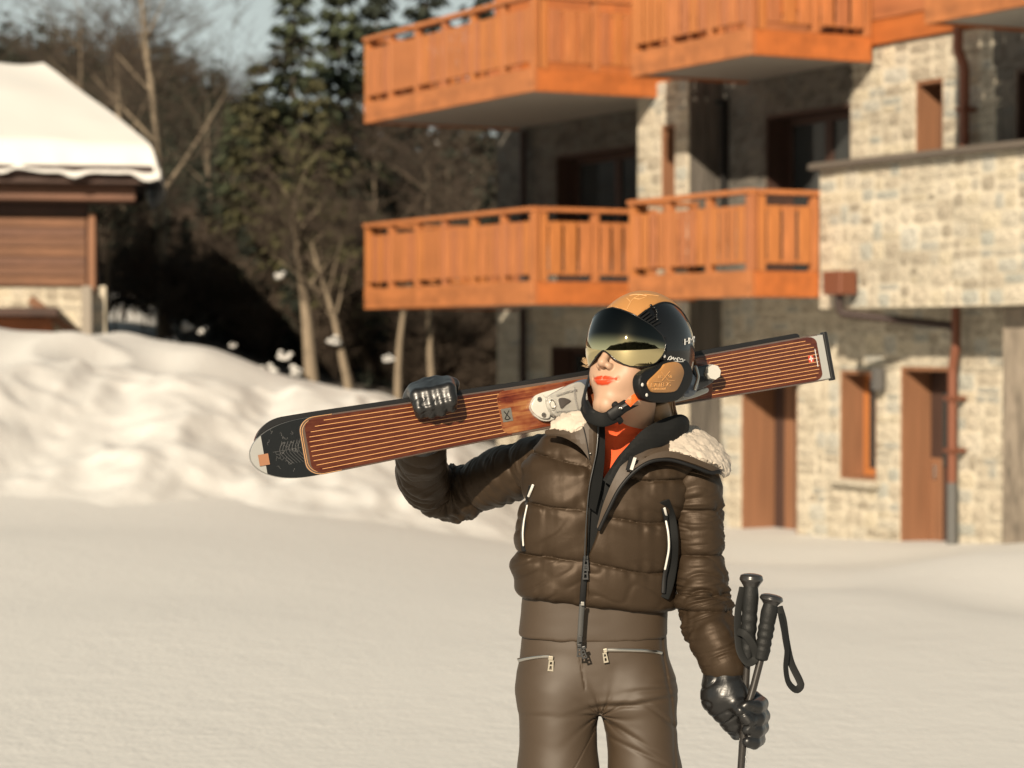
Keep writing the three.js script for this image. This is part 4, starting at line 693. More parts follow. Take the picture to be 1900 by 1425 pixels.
function headF(x, y, z) {
  const m = mir(x), w = [m, y, z];
  let d = ell(x, y - 0.05, z + 0.012, 0.073, 0.09, 0.094);
  d = smin(d, ell(x, y + 0.015, z - 0.03, 0.064, 0.09, 0.066), 0.03);
  d = smin(d, cap(w, V(0.046, -0.05, 0.012), V(0.009, -0.098, 0.079), 0.021, 0.0165), 0.03);      // jaw
  d = smin(d, cap(w, V(0, -0.06, 0.06), V(0, -0.093, 0.0815), 0.03, 0.0155), 0.03);                 // chin
  d = smin(d, ell(m - 0.036, y + 0.02, z - 0.063, 0.026, 0.03, 0.026), 0.028);                     // cheek
  d = smin(d, ell(x, y + 0.042, z - 0.079, 0.036, 0.026, 0.02), 0.018);                             // muzzle
  d = smin(d, cap(w, V(0, 0.045, 0.088), V(0, -0.001, 0.112), 0.0085, 0.0095), 0.012);                // nose
  d = smin(d, ell(x, y + 0.0085, z - 0.1135, 0.011, 0.0095, 0.0115), 0.006);
  d = smin(d, ell(m - 0.0125, y + 0.014, z - 0.1035, 0.0078, 0.0082, 0.011), 0.005);
  d = smax(d, -ell(m - 0.0065, y + 0.0215, z - 0.1075, 0.0042, 0.0035, 0.0062), 0.003);               // nostril
  d = smax(d, -ell(m - 0.03, y - 0.042, z - 0.098, 0.017, 0.011, 0.012), 0.012);                      // eye hollow
  d = smin(d, ell(m - 0.031, y - 0.04, z - 0.08, 0.0125, 0.0115, 0.0125), 0.003);                     // eyeball and lid
  d = smin(d, cap(w, V(0.008, 0.062, 0.094), V(0.04, 0.066, 0.078), 0.007, 0.006), 0.012);            // brow
  d = smax(d, -cap(w, V(0, -0.0285, 0.1125), V(0, -0.034, 0.112), 0.0022, 0.0026), 0.005);             // philtrum
  d = smin(d, lipU(x, y, z), 0.0045); d = smin(d, lipL(x, y, z), 0.0045);
  d = smax(d, -cap(w, V(0, -0.0462, 0.1098), V(0.034, -0.0402, 0.0972), 0.0012, 0.001), 0.0026);     // mouth line
  d = smax(d, -ell(m - 0.0345, y + 0.0398, z - 0.0965, 0.0022, 0.003, 0.003), 0.006);                     // mouth corner
  d = smax(d, -ell(x, y + 0.068, z - 0.114, 0.018, 0.0055, 0.008), 0.012);                            // under the lip
  d = smin(d, cap(w, V(0.073, 0.015, -0.01), V(0.074, -0.02, -0.003), 0.009, 0.006), 0.008);          // ear
  return d;
}
// the body: head and neck on a fine grid, trunk and limbs under the clothes on a coarse one
{
  const nA = V(0, -0.06, -0.02), nB = P(1166, 812, -0.035).applyMatrix4(HI);
  const f = (x, y, z) => { const w = [x, y, z]; let d = smin(headF(x, y, z), cap(w, nA, nB, 0.049, 0.053), 0.03); return d; };
  const g = nets(f, V(-0.1, -0.2, -0.13), V(0.1, 0.15, 0.135), 0.0023), p = g.attributes.position, c = new Float32Array(p.count * 3);
  const skin = [0.53, 0.335, 0.225], lip = [0.6, 0.055, 0.01];
  for (let i = 0; i < p.count; i++) {
    const x = p.getX(i), y = p.getY(i), z = p.getZ(i), m = mir(x);
    const l = z > 0.08 ? smooth(0.0022, 0.0004, Math.min(lipU(x, y, z), lipL(x, y, z))) : 0, blush = 0.35 * Math.exp(-((m - 0.045) ** 2 + (y + 0.012) ** 2 + (z - 0.07) ** 2) / 0.0006), n = 1 + 0.05 * fbm(x * 60, y * 60, z * 60, 3);
    for (let k = 0; k < 3; k++) c[i * 3 + k] = lerp(skin[k] * n * (1 - blush * [0.02, 0.22, 0.22][k]), lip[k], l);
  }
  g.setAttribute('color', new THREE.BufferAttribute(c, 3)); toHead(g);
  const limb = (w, pts, r) => chain(w, pts, r);
  const bodyF = (x, y, z) => { const w = [x, y, z]; let d = torso0(x, y, z) + 0.026; d = smax(smax(d, (800 - W(y)) / PX, 0.03), (W(y) - 1150) / PX, 0.03); d = smin(d, smax(tower(x, y, z, hl, hr, hhd, -0.015, 2.3) + 0.012, Math.max((1120 - W(y)), (W(y) - 1262)) / PX, 0.04), 0.03); d = Math.min(d, Math.min(leg(w, Lk, [0.06, 0.06, 0.05, 0.04]), leg(w, Rk, [0.06, 0.056, 0.05, 0.04]))); d = smin(d, Math.min(limb(w, armL, [0.03, 0.034, 0.034, 0.033, 0.033, 0.03, 0.026]), limb(w, armR, [0.03, 0.036, 0.037, 0.036, 0.035, 0.032, 0.028])), 0.02); return smin(d, cap(w, P(1166, 790, -0.035), P(1166, 850, -0.03), 0.05, 0.056), 0.03); };
  const gb = nets(bodyF, V(-0.28, 0.05, -D0 - 0.28), V(0.56, 1.5, -D0 + 0.14), 0.013);
  gb.setAttribute('color', new THREE.Float32BufferAttribute(Array.from({ length: gb.attributes.position.count }, () => skin).flat(), 3));
  const body = mergeGeometries([g, gb]);
  wpart('body', body, phys([1, 1, 1], 0.5, { vertexColors: true, sheen: 0.15, sheenColor: col(1, 0.6, 0.4), sheenRoughness: 0.5, specularIntensity: 0.7 }), person);
}

// ---------- helmet ----------
const HC = [0, 0.055, -0.025], HR = [0.104, 0.133, 0.133];
const shellF = (x, y, z) => ell(x - HC[0], y - HC[1], z - HC[2], ...HR);
const gloss = phys([0.006, 0.006, 0.0065], 0.2, { specularIntensity: 0.5, clearcoat: 0.4, clearcoatRoughness: 0.05 });
const tan = phys([0.5, 0.235, 0.07], 0.48, { bumpMap: weave, bumpScale: 0.0004, clearcoat: 0.15, clearcoatRoughness: 0.4 });
const emboss = phys([0.78, 0.42, 0.16], 0.3, { clearcoat: 0.4 });
const rubber = phys([0.0065, 0.0065, 0.007], 0.55, { specularIntensity: 0.5 });
const white = std([0.72, 0.72, 0.7], 0.45);
function helmetF(x, y, z) {
  const o = shellF(x, y, z); let d = Math.max(o, -(o + 0.026));
  const m = mir(x), front = 0.012 + 0.55 * Math.max(0, 0.03 - y) * 0 + 0.02 * smooth(0, 0.06, y);
  d = smax(d, -Math.max(y - 0.066, front - z), 0.01);                                                      // face opening
  d = smax(d, -Math.max(y - 0.0, 0.034 - z - 0.35 * (0.03 - y)), 0.01);
  const bottom = -0.072 + 0.35 * Math.max(0, -0.055 - z);
  return smax(d, bottom - y, 0.014);
}
const helmet = wpart('helmet', toHead(nets(helmetF, V(-0.13, -0.1, -0.175), V(0.13, 0.205, 0.13), 0.003)), gloss, person); tag(helmet, 'glossy black visor helmet with tan leather panels');
{ // tan leather over the crown
  const f = (x, y, z) => { const o = shellF(x, y, z); let d = Math.max(o - 0.0022, -(o + 0.004)); const e = 0.06 - 0.012 * smooth(0.03, 0.12, z) + 0.006 * smooth(-0.05, -0.15, z); d = smax(d, mir(x) - e, 0.004); return smax(d, Math.max(0.058 - y, (-0.02 - y)) - 2 * Math.max(0, -z - 0.05), 0.004); };
  wpart('leather_panel', toHead(nets(f, V(-0.085, -0.09, -0.17), V(0.085, 0.2, 0.13), 0.0026)), tan, helmet);
  const g = (s) => { const pts = []; for (let k = 0; k <= 40; k++) { const t = lerp(0.93, -0.55, k / 40), z = HC[2] + HR[2] * Math.sin(t * 1.45), x = s * (0.0605 - 0.012 * smooth(0.03, 0.12, z) + 0.006 * smooth(-0.05, -0.15, z)), r2 = 1 - (x / HR[0]) ** 2 - ((z - HC[2]) / HR[2]) ** 2; if (r2 > 0) pts.push(V(x, HC[1] + HR[1] * Math.sqrt(r2), z)); } return toHead(tube(pts, 0.0021, 60, 6)); };
  mesh('piping', (() => { const q = merge([g(1), g(-1)]); q.translate(-base0.x, -base0.y, -base0.z); return q; })(), rubber, helmet);
}
// writing and drawings laid on a surface: strokes in photograph pixels
const GL = { H: [[0, 0, 0, 1], [1, 0, 1, 1], [0, 0.5, 1, 0.5]], M: [[0, 0, 0, 1, 0.5, 0.4, 1, 1, 1, 0]], R: [[0, 0, 0, 1, 0.8, 1, 1, 0.8, 0.8, 0.52, 0, 0.5], [0.45, 0.5, 1, 0]], L: [[0, 1, 0, 0, 0.9, 0]], A: [[0, 0, 0.5, 1, 1, 0], [0.2, 0.38, 0.8, 0.38]], T: [[0, 1, 1, 1], [0.5, 1, 0.5, 0]], B: [[0, 0, 0, 1, 0.85, 0.95, 0.9, 0.6, 0, 0.52], [0.5, 0.52, 1, 0.35, 0.9, 0.02, 0, 0]], J: [[0.3, 1, 1, 1, 0.9, 0.1, 0.5, 0, 0.1, 0.15]], S: [[1, 0.9, 0.5, 1, 0.05, 0.8, 0.2, 0.55, 0.85, 0.45, 1, 0.2, 0.5, 0, 0, 0.1]], E: [[1, 1, 0, 1, 0, 0, 1, 0], [0, 0.5, 0.8, 0.5]], C: [[1, 0.85, 0.5, 1, 0.05, 0.6, 0.05, 0.35, 0.5, 0, 1, 0.15]], O: [[0.5, 0, 0.05, 0.3, 0.05, 0.7, 0.5, 1, 0.95, 0.7, 0.95, 0.3, 0.5, 0]], X: [[0, 0, 1, 1], [0, 1, 1, 0]], U: [[0, 1, 0.05, 0.2, 0.5, 0, 0.95, 0.2, 1, 1]], 1: [[0.2, 0.8, 0.55, 1, 0.55, 0]], 8: [[0.5, 0.5, 0.1, 0.75, 0.5, 1, 0.9, 0.75, 0.5, 0.5, 0.05, 0.25, 0.5, 0, 0.95, 0.25, 0.5, 0.5]], 5: [[0.9, 1, 0.15, 1, 0.1, 0.55, 0.7, 0.6, 0.95, 0.3, 0.5, 0, 0.05, 0.1]], 0: [[0.5, 0, 0.1, 0.3, 0.1, 0.7, 0.5, 1, 0.9, 0.7, 0.9, 0.3, 0.5, 0]], N: [[0, 0, 0, 1, 1, 0, 1, 1]] };
function strokes(lines, place, r) { const out = []; for (const l of lines) { const pts = l.map((q) => place(...q)).filter(Boolean); if (pts.length > 1) { if (pts.length === 2) pts.splice(1, 0, place((l[0][0] + l[1][0]) / 2, (l[0][1] + l[1][1]) / 2) ?? pts[0].clone().lerp(pts[1], 0.5)); out.push(new THREE.TubeGeometry(new THREE.CatmullRomCurve3(pts, false, 'catmullrom', 0.1), pts.length * 3, r, 5)); } } return merge(out); }
function text(str, x, y, w, h, dx, dy, slant = 0) { const L = []; [...str].forEach((ch, i) => { for (const s of GL[ch] ?? []) { const l = []; for (let k = 0; k < s.length; k += 2) { const u = i * w * 1.25 + s[k] * w + s[k + 1] * slant, v = s[k + 1] * h; l.push([x + u * dx - v * -dy * 0 + 0, y + u * dy - v]); } L.push(l); } }); return L; }
const onShell = (px, py) => hhit(shellF, px, py, 0.0026);
const put = (name, g, m, parent) => wpart(name, toHead(g), m, parent);
put('lettering', strokes(text('HMR', 1133, 575, 9, 10, 0.95, 0.32, 2), onShell, 0.0009), emboss, helmet);
put('emblem', strokes([[[1163, 553], [1170, 560], [1166, 568], [1164, 574]], [[1170, 560], [1176, 553], [1186, 548]], [[1168, 548], [1180, 546], [1192, 547], [1200, 549]], [[1176, 553], [1186, 555], [1196, 552]], [[1196, 546], [1208, 547], [1222, 549]]], onShell, 0.001), emboss, helmet);
put('lettering', strokes([...text('HMR', 1271, 640, 7, 11, 1, -0.3, 0)], onShell, 0.0011), white, helmet);
put('signature', strokes([[[1239, 668], [1242, 662], [1246, 661], [1245, 667], [1241, 668], [1247, 666], [1250, 662], [1250, 668], [1254, 664], [1256, 668], [1258, 671], [1257, 664], [1261, 664], [1262, 668], [1266, 665], [1267, 669], [1271, 668]], [[1238, 671], [1246, 669], [1256, 671], [1268, 671]]], onShell, 0.001), white, helmet);
// vents at the temple
for (let k = 0; k < 6; k++) { const a = [1181 + k * 5.5, 590 + k * 3.2], b = [1199 + k * 5, 576 + k * 4.4]; const g = [0, 0.5, 1].map((t) => onShell(lerp(a[0], b[0], t), lerp(a[1], b[1], t))).filter(Boolean); if (g.length === 3) put('vent_rib', tube(g, 0.0026, 12, 6), rubber, helmet); }
for (let k = 0; k < 7; k++) { const p = onShell(1208 + k * 2.6 + 4 * Math.sin(k * 0.8), 567 + k * 4.2); if (p) { const g = new THREE.SphereGeometry(0.0034, 8, 6); g.translate(p.x, p.y, p.z); put('vent_stud', g, gloss, helmet); } }
// side block: ear pad with its leather badge
function poly(pts, c, depth, bevel = 0.003) { const s = new THREE.Shape(); const q = pts.map(([a, b]) => hplane(a, b, c)); const ctr = new THREE.CatmullRomCurve3(q, true, 'catmullrom', 0.5), P2 = ctr.getPoints(64); s.setFromPoints(P2.map((p) => new THREE.Vector2(-p.z, p.y))); const g = new THREE.ExtrudeGeometry(s, { depth, bevelEnabled: true, bevelThickness: bevel, bevelSize: bevel, bevelSegments: 4, curveSegments: 6 }); g.rotateY(deg(90)); g.translate(c, 0, 0); return toCreasedNormals(g, 0.7); }
const padPts = [[1232, 672], [1256, 670], [1268, 680], [1272, 700], [1262, 722], [1246, 738], [1222, 742], [1202, 741], [1186, 734], [1179, 716], [1181, 700], [1194, 690], [1212, 683]];
const pad = put('ear_pad', poly(padPts, 0.086, 0.012, 0.006), rubber, helmet);
const badgePts = [[1230, 678], [1246, 674], [1257, 677], [1263, 688], [1262, 698], [1255, 715], [1247, 724], [1228, 726], [1207, 725], [1200, 716], [1200, 709], [1212, 697], [1223, 686]];
put('ear_badge', poly(badgePts, 0.1, 0.005, 0.003), tan, helmet);
const onBadge = (px, py) => hplane(px, py, 0.1086);
put('emblem', strokes([[[1226, 689], [1241, 707]], [[1243, 689], [1228, 707]], [[1212, 709], [1227, 708]], [[1241, 707], [1252, 706]], ...text('18', 1220, 702, 3, 5, 1, 0), ...text('50', 1240, 701, 3, 5, 1, 0), ...text('LATBJS', 1208, 718, 5, 7, 1, -0.04, 0.5), ...text('COMBLOUX', 1210, 724, 2.6, 3.6, 1, -0.04)], onBadge, 0.0007), emboss, helmet);
for (const [a, b, c, r] of [[1233, 661, 0.0965, 0.0042], [1192, 714, 0.107, 0.0042], [1200, 733, 0.107, 0.004]]) { const p = hplane(a, b, c), g = new THREE.SphereGeometry(r, 14, 10); g.scale(0.5, 1, 1); g.translate(p.x, p.y, p.z); put('rivet', g, reflective, helmet); }
for (let k = 0; k < 7; k++) { const p = hplane(1199 + k * 3.6, 703 - k * 3, 0.102), q = hplane(1196 + k * 3.6, 694 - k * 2.6, 0.102); put('pad_rib', tube([p, p.clone().lerp(q, 0.5), q], 0.0016, 6, 5), rubber, helmet); }

// ---------- visor ----------
{
  const topT = [[0, 0.118], [14, 0.114], [30, 0.107], [40, 0.101], [60, 0.088], [76, 0.073], [84, 0.056]], botT = [[0, 0.0185], [5, 0.015], [11, 0.009], [16, 0.003], [21, -0.001], [30, -0.0065], [40, -0.009], [54, -0.0065], [66, -0.002], [76, 0.011], [81, 0.025], [84, 0.04]];
  const look = (t, a) => { for (let i = 0; i < t.length - 1; i++) if (a <= t[i + 1][0]) return lerp(t[i][1], t[i + 1][1], (a - t[i][0]) / (t[i + 1][0] - t[i][0])); return t[t.length - 1][1]; };
  const pos = [], uv = [], skyTint = [], idx = [], nu = 140, nv = 36;
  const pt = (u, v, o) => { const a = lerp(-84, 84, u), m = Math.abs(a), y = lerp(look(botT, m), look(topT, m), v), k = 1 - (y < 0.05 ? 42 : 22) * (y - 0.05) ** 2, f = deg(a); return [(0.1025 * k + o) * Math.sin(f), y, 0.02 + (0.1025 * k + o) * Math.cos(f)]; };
  for (const o of [0, -0.003]) for (let j = 0; j <= nv; j++) for (let i = 0; i <= nu; i++) { const p = pt(i / nu, j / nv, o); pos.push(...p); uv.push(i / nu, j / nv); const t = smooth(0.026, 0.062, p[1]), c = [lerp(0.9, 0.035, t), lerp(0.75, 0.038, t), lerp(0.4, 0.036, t)]; skyTint.push(...c); }  // tint darkens upwards: dark sky reflection painted into the vertex colours
  const n = nu + 1, O = n * (nv + 1); for (let j = 0; j < nv; j++) for (let i = 0; i < nu; i++) { const a = j * n + i; idx.push(a, a + 1, a + n + 1, a, a + n + 1, a + n, O + a, O + a + n + 1, O + a + 1, O + a, O + a + n, O + a + n + 1); }
  const g = new THREE.BufferGeometry(); g.setAttribute('position', new THREE.Float32BufferAttribute(pos, 3)); g.setAttribute('uv', new THREE.Float32BufferAttribute(uv, 2)); g.setAttribute('color', new THREE.Float32BufferAttribute(skyTint, 3)); g.setIndex(idx); g.computeVertexNormals();
  const visor = put('visor', g, phys([1, 1, 1], 0.035, { metalness: 1, vertexColors: true, clearcoat: 0.2, clearcoatRoughness: 0.02 }), helmet); tag(visor, 'gold-tinted mirrored visor, dark sky painted into its upper part');
  const rim = []; for (let i = 0; i <= nu; i++) rim.push(V(...pt(i / nu, 0, -0.001))); for (let j = 1; j < 12; j++) rim.push(V(...pt(1, j / 12, -0.001))); for (let i = nu; i >= 0; i--) rim.push(V(...pt(i / nu, 1, -0.001))); for (let j = 11; j > 0; j--) rim.push(V(...pt(0, j / 12, -0.001)));
  put('rim', new THREE.TubeGeometry(new THREE.CatmullRomCurve3(rim, true), 420, 0.0018, 6, true), gloss, visor);
}
// chin strap, buckle, orange tab
const ribbon = (pts, w, t, o = {}) => sweep(pts, () => [t, w], o.n ?? 40, 14, { up: o.up ?? V(0, 0, 1), ...o });
{
  const strap = wpart('chin_strap', ribbon([P(1096, 690, 0.03), P(1087, 722, 0.075), P(1083, 748, 0.12), P(1094, 768, 0.155), P(1118, 776, 0.165), P(1142, 769, 0.155), P(1158, 757, 0.14), P(1186, 742, 0.12), P(1203, 735, 0.105)], 0.011, 0.0022, { n: 80, up: V(-0.8, 0, 0.5) }), rubber, helmet);
  wpart('chin_pad', ribbon([P(1084, 752, 0.122), P(1096, 771, 0.155), P(1118, 779, 0.166), P(1140, 772, 0.158)], 0.016, 0.0045, { up: V(-0.5, 0, 0.8) }), liner, strap);
  wpart('buckle', merge([ribbon([P(1132, 771, 0.165), P(1148, 760, 0.166), P(1162, 751, 0.158)], 0.0125, 0.006), ribbon([P(1140, 750, 0.155), P(1145, 755, 0.16), P(1150, 760, 0.162)], 0.008, 0.005), ribbon([P(1142, 772, 0.16), P(1148, 777, 0.158), P(1152, 783, 0.15)], 0.007, 0.004)]), rubber, strap);
  wpart('clip', merge([tube([P(1150, 757, 0.172), P(1165, 748, 0.162), P(1178, 738, 0.15)], 0.003, 12, 8), new THREE.SphereGeometry(0.0035, 10, 8).translate(...P(1153, 757, 0.176).toArray())]), metal, strap);
  const tabm = phys([0.9, 0.14, 0.015], 0.5);
  wpart('tab', merge([ribbon([P(1165, 750, 0.168), P(1173, 742, 0.17), P(1181, 736, 0.165)], 0.0085, 0.0022, { flat: true }), ribbon([P(1180, 736, 0.166), P(1190, 738, 0.162), P(1200, 737, 0.155)], 0.0062, 0.0022, { flat: true })]), tabm, strap);
}
// hair
{
  const r = rng(31), mats = [std([0.5, 0.3, 0.15], 0.42), std([0.68, 0.46, 0.26], 0.4), std([0.36, 0.2, 0.1], 0.45)], L = [[], [], []];
  for (let i = 0; i < 420; i++) {
    const t = r(), x0 = lerp(1186, 1250, t), z0 = 0.035 - 0.07 * t + 0.04 * (r() - 0.5), sw = (r() - 0.5) * 10, out = t > 0.75 ? 22 * (t - 0.6) : 0;
    const pts = [P(x0, 725, z0 - 0.01), P(x0 + sw * 0.3 + 2, 752, z0), P(x0 + sw * 0.6 + 4 + out * 0.5 - (1 - t) * 3, 780, z0 - 0.005), P(x0 + sw + 6 + out * 1.4 + (1 - t) * 14, 808 - 6 * r(), z0 - 0.02 + 0.02 * r()), P(x0 + sw + 8 + out + (1 - t) * 26, 850, z0 - 0.03)];
    L[Math.floor(r() * 3)].push(new THREE.TubeGeometry(new THREE.CatmullRomCurve3(pts), 14, 0.0006 + 0.0008 * r(), 4));
  }
  for (let i = 0; i < 16; i++) { const y = 660 + 16 * r(), pts = [P(1104, y, 0.05), P(1096 - 6 * r(), y + 4 + 5 * r(), 0.05), P(1086 - 8 * r(), y + 6 * r(), 0.04)]; L[1].push(new THREE.TubeGeometry(new THREE.CatmullRomCurve3(pts), 8, 0.0006, 3)); }
  for (let i = 0; i < 14; i++) { const pts = [P(1236, 740, -0.02), P(1246 + 8 * r(), 775, -0.02), P(1262 + 8 * r(), 800 + 8 * r(), -0.03), P(1258, 835 + 20 * r(), -0.02)]; L[1].push(new THREE.TubeGeometry(new THREE.CatmullRomCurve3(pts), 10, 0.0008, 3)); }
  L[0].push(sweep([P(1210, 722, -0.02), P(1214, 752, -0.01), P(1222, 785, -0.015), P(1236, 830, -0.03)], (t) => cr([0.03, 0.034, 0.034, 0.03], t), 24, 22, { disp: (t, a) => 0.0022 * noise(a * 7, t * 2, 3) }));
  const hair = wpart('hair', merge(L[1]), mats[1], person); wpart('hair_strands', merge(L[0]), mats[0], hair); wpart('hair_strands', merge(L[2]), mats[2], hair);
}
// ---------- collars, hood, zips, pockets ----------
const Pp = (q) => P(q[0], q[1], q[2]).toArray();
const flap = (rows, t, nu = 40, nv = 16, disp) => sheet(rows.map((r) => r.map(Pp)), nu, nv, t, disp);
{
  const soft = (u, v, p) => 0.0022 * fbm(p.x * 30, p.y * 30, 3, 2);
  wpart('lapel', flap([[[1108, 978, 0.112], [1122, 930, 0.116], [1141, 885, 0.116], [1162, 851, 0.108], [1188, 830, 0.092], [1218, 821, 0.072], [1246, 824, 0.045]], [[1112, 984, 0.114], [1128, 945, 0.122], [1150, 905, 0.124], [1174, 880, 0.118], [1202, 858, 0.104], [1232, 846, 0.084], [1256, 845, 0.06]]], 0.004, 40, 12, soft), softshell, jacket);
  wpart('collar', flap([[[1121, 892, 0.104], [1156, 842, 0.102], [1190, 802, 0.083], [1224, 781, 0.06], [1258, 772, 0.025], [1272, 776, -0.03], [1262, 772, -0.08]], [[1126, 896, 0.11], [1155, 850, 0.108], [1190, 818, 0.092], [1230, 802, 0.07], [1264, 784, 0.035], [1276, 788, -0.03], [1264, 780, -0.085]], [[1134, 902, 0.11], [1162, 862, 0.106], [1196, 836, 0.09], [1230, 826, 0.068], [1258, 812, 0.03], [1270, 812, -0.03], [1262, 802, -0.085]]], 0.011, 60, 16, soft), liner, jacket);
  wpart('collar', flap([[[1112, 778, 0.06], [1111, 810, 0.1], [1106, 850, 0.112], [1098, 890, 0.115], [1091, 940, 0.115]], [[1122, 772, 0.055], [1122, 806, 0.092], [1121, 845, 0.104], [1117, 890, 0.106], [1104, 950, 0.108]]], 0.006, 40, 8, soft), liner, jacket);
  // hood spread over her left shoulder
  const fur = (u, v, p) => 0.006 * fbm(p.x * 55, p.y * 55, p.z * 55, 3) + 0.003 * noise(p.x * 190, p.y * 190, p.z * 190);
  const hood = wpart('hood', flap([[[1176, 866, 0.12], [1206, 846, 0.11], [1240, 838, 0.1], [1284, 850, 0.09], [1324, 866, 0.07], [1338, 872, 0.04]], [[1168, 878, 0.125], [1200, 858, 0.118], [1240, 850, 0.108], [1284, 861, 0.098], [1322, 876, 0.078], [1336, 880, 0.045]]], 0.007, 50, 8, soft), softshell, jacket); tag(hood, 'fleece-lined hood spread over the shoulder');
  wpart('piping', tube([[1112, 982, 0.12], [1130, 944, 0.127], [1150, 906, 0.13], [1176, 876, 0.128], [1206, 857, 0.122], [1240, 853, 0.112], [1284, 865, 0.102], [1318, 877, 0.086], [1334, 875, 0.07]].map((q) => P(...q)), 0.0042, 70, 8), blackMat, hood);
  wpart('hood_fold', flap([[[1196, 848, 0.106], [1214, 836, 0.096], [1242, 823, 0.078]], [[1206, 848, 0.108], [1224, 842, 0.102], [1242, 841, 0.094]]], 0.004, 16, 8, soft), softshell, hood);
  wpart('fleece', flap([[[1232, 790, -0.05], [1262, 792, -0.09], [1296, 802, -0.11], [1326, 824, -0.11], [1346, 850, -0.1]], [[1236, 802, 0.0], [1268, 806, -0.01], [1304, 818, -0.03], [1336, 842, -0.045], [1352, 866, -0.05]], [[1240, 822, 0.055], [1272, 828, 0.05], [1306, 840, 0.035], [1334, 856, 0.01], [1349, 876, -0.01]], [[1241, 840, 0.092], [1272, 847, 0.085], [1304, 857, 0.07], [1328, 866, 0.045], [1338, 881, 0.01]]], 0.016, 110, 80, fur), fleece, hood);
  // turned-down collar at her right
  const lc = wpart('collar', flap([[[1014, 800, 0.05], [1034, 796, 0.075], [1060, 801, 0.1], [1080, 793, 0.108], [1096, 776, 0.105], [1110, 772, 0.095]], [[1013, 803, 0.055], [1038, 803, 0.084], [1064, 811, 0.108], [1082, 816, 0.116], [1098, 808, 0.114], [1110, 806, 0.106]], [[1016, 806, 0.056], [1042, 809, 0.086], [1068, 822, 0.11], [1084, 838, 0.118], [1094, 856, 0.12], [1101, 868, 0.116]]], 0.007, 50, 24, soft), softshell, jacket);
  wpart('seam', tube(hits((x, y, z) => 1, [], 0).concat([[1082, 792, 0.117], [1087, 812, 0.122], [1091, 834, 0.124], [1094, 852, 0.126]].map((q) => P(...q))), 0.0012, 20, 6), blackMat, lc);
  wpart('zip', tube([[1110, 782, 0.108], [1109, 812, 0.116], [1106, 842, 0.121], [1101, 866, 0.122], [1094, 900, 0.124], [1089, 950, 0.122], [1086, 1000, 0.119], [1085, 1040, 0.117]].map((q) => P(...q)), 0.0016, 60, 6), darkMetal, jacket);
  wpart('fleece', flap([[[1030, 784, 0.03], [1044, 773, 0.04], [1062, 767, 0.05], [1082, 768, 0.06], [1096, 774, 0.075]], [[1024, 792, 0.055], [1042, 786, 0.075], [1062, 784, 0.085], [1082, 781, 0.092], [1095, 779, 0.094]], [[1022, 799, 0.062], [1040, 798, 0.085], [1060, 802, 0.105], [1078, 795, 0.112], [1092, 783, 0.105]]], 0.013, 70, 36, fur), fleece, lc);
  wpart('zip_dot', new THREE.SphereGeometry(0.0022, 8, 6).translate(...P(1095, 841, 0.128).toArray()), metal, lc);
  // shoulder tab of the lapel
  const tg = wpart('label_tab', flap([[[1168, 846, 0.123], [1182, 849, 0.119]], [[1161, 872, 0.129], [1174, 875, 0.126]]], 0.003, 2, 2), blackMat, jacket);
  wpart('label_print', flap([[[1175.5, 848.5, 0.1245], [1181, 849.5, 0.1225]], [[1168.5, 871, 0.131], [1174, 872.5, 0.129]]], 0.0014, 2, 2), reflective, tg);
}
const tapeOn = (name, f, pts, w, t, m, parent, off = 0.0015) => wpart(name, ribbon(hits(f, pts, off), w, t, { n: 60 }), m, parent);
const box3 = (p, w, h, d, rz = 0) => { const g = new RoundedBoxGeometry(w, h, d, 2, Math.min(w, h, d) * 0.3); g.rotateZ(rz); g.translate(p.x, p.y, p.z); return g; };
function pull(p, w, h, m, parent, rz = 0) {             // slider and a holed puller
  const z = wpart('zip_slider', box3(p.clone().add(V(0, 0.002, 0.004)), w * 0.9, h * 0.42, 0.006, rz), m, parent);
  const a = p.clone().add(V(-Math.sin(-rz) * h * 0.0, -h * 0.62, 0.007));
  const s = new THREE.Shape(); s.moveTo(-w / 2, -h / 2); s.lineTo(w / 2, -h / 2); s.lineTo(w * 0.4, h / 2); s.lineTo(-w * 0.4, h / 2); s.closePath();
  for (const [y0, y1] of [[-0.36, -0.02], [0.1, 0.36]]) { const q = new THREE.Path(); q.moveTo(-w * 0.26, y0 * h); q.lineTo(w * 0.26, y0 * h); q.lineTo(w * 0.2, y1 * h); q.lineTo(-w * 0.2, y1 * h); q.closePath(); s.holes.push(q); }
  const g = new THREE.ExtrudeGeometry(s, { depth: 0.002, bevelEnabled: true, bevelSize: 0.0005, bevelThickness: 0.0005, bevelSegments: 1 }); g.rotateZ(rz); g.translate(a.x, a.y, a.z); wpart('zip_pull', g, m, parent);
}
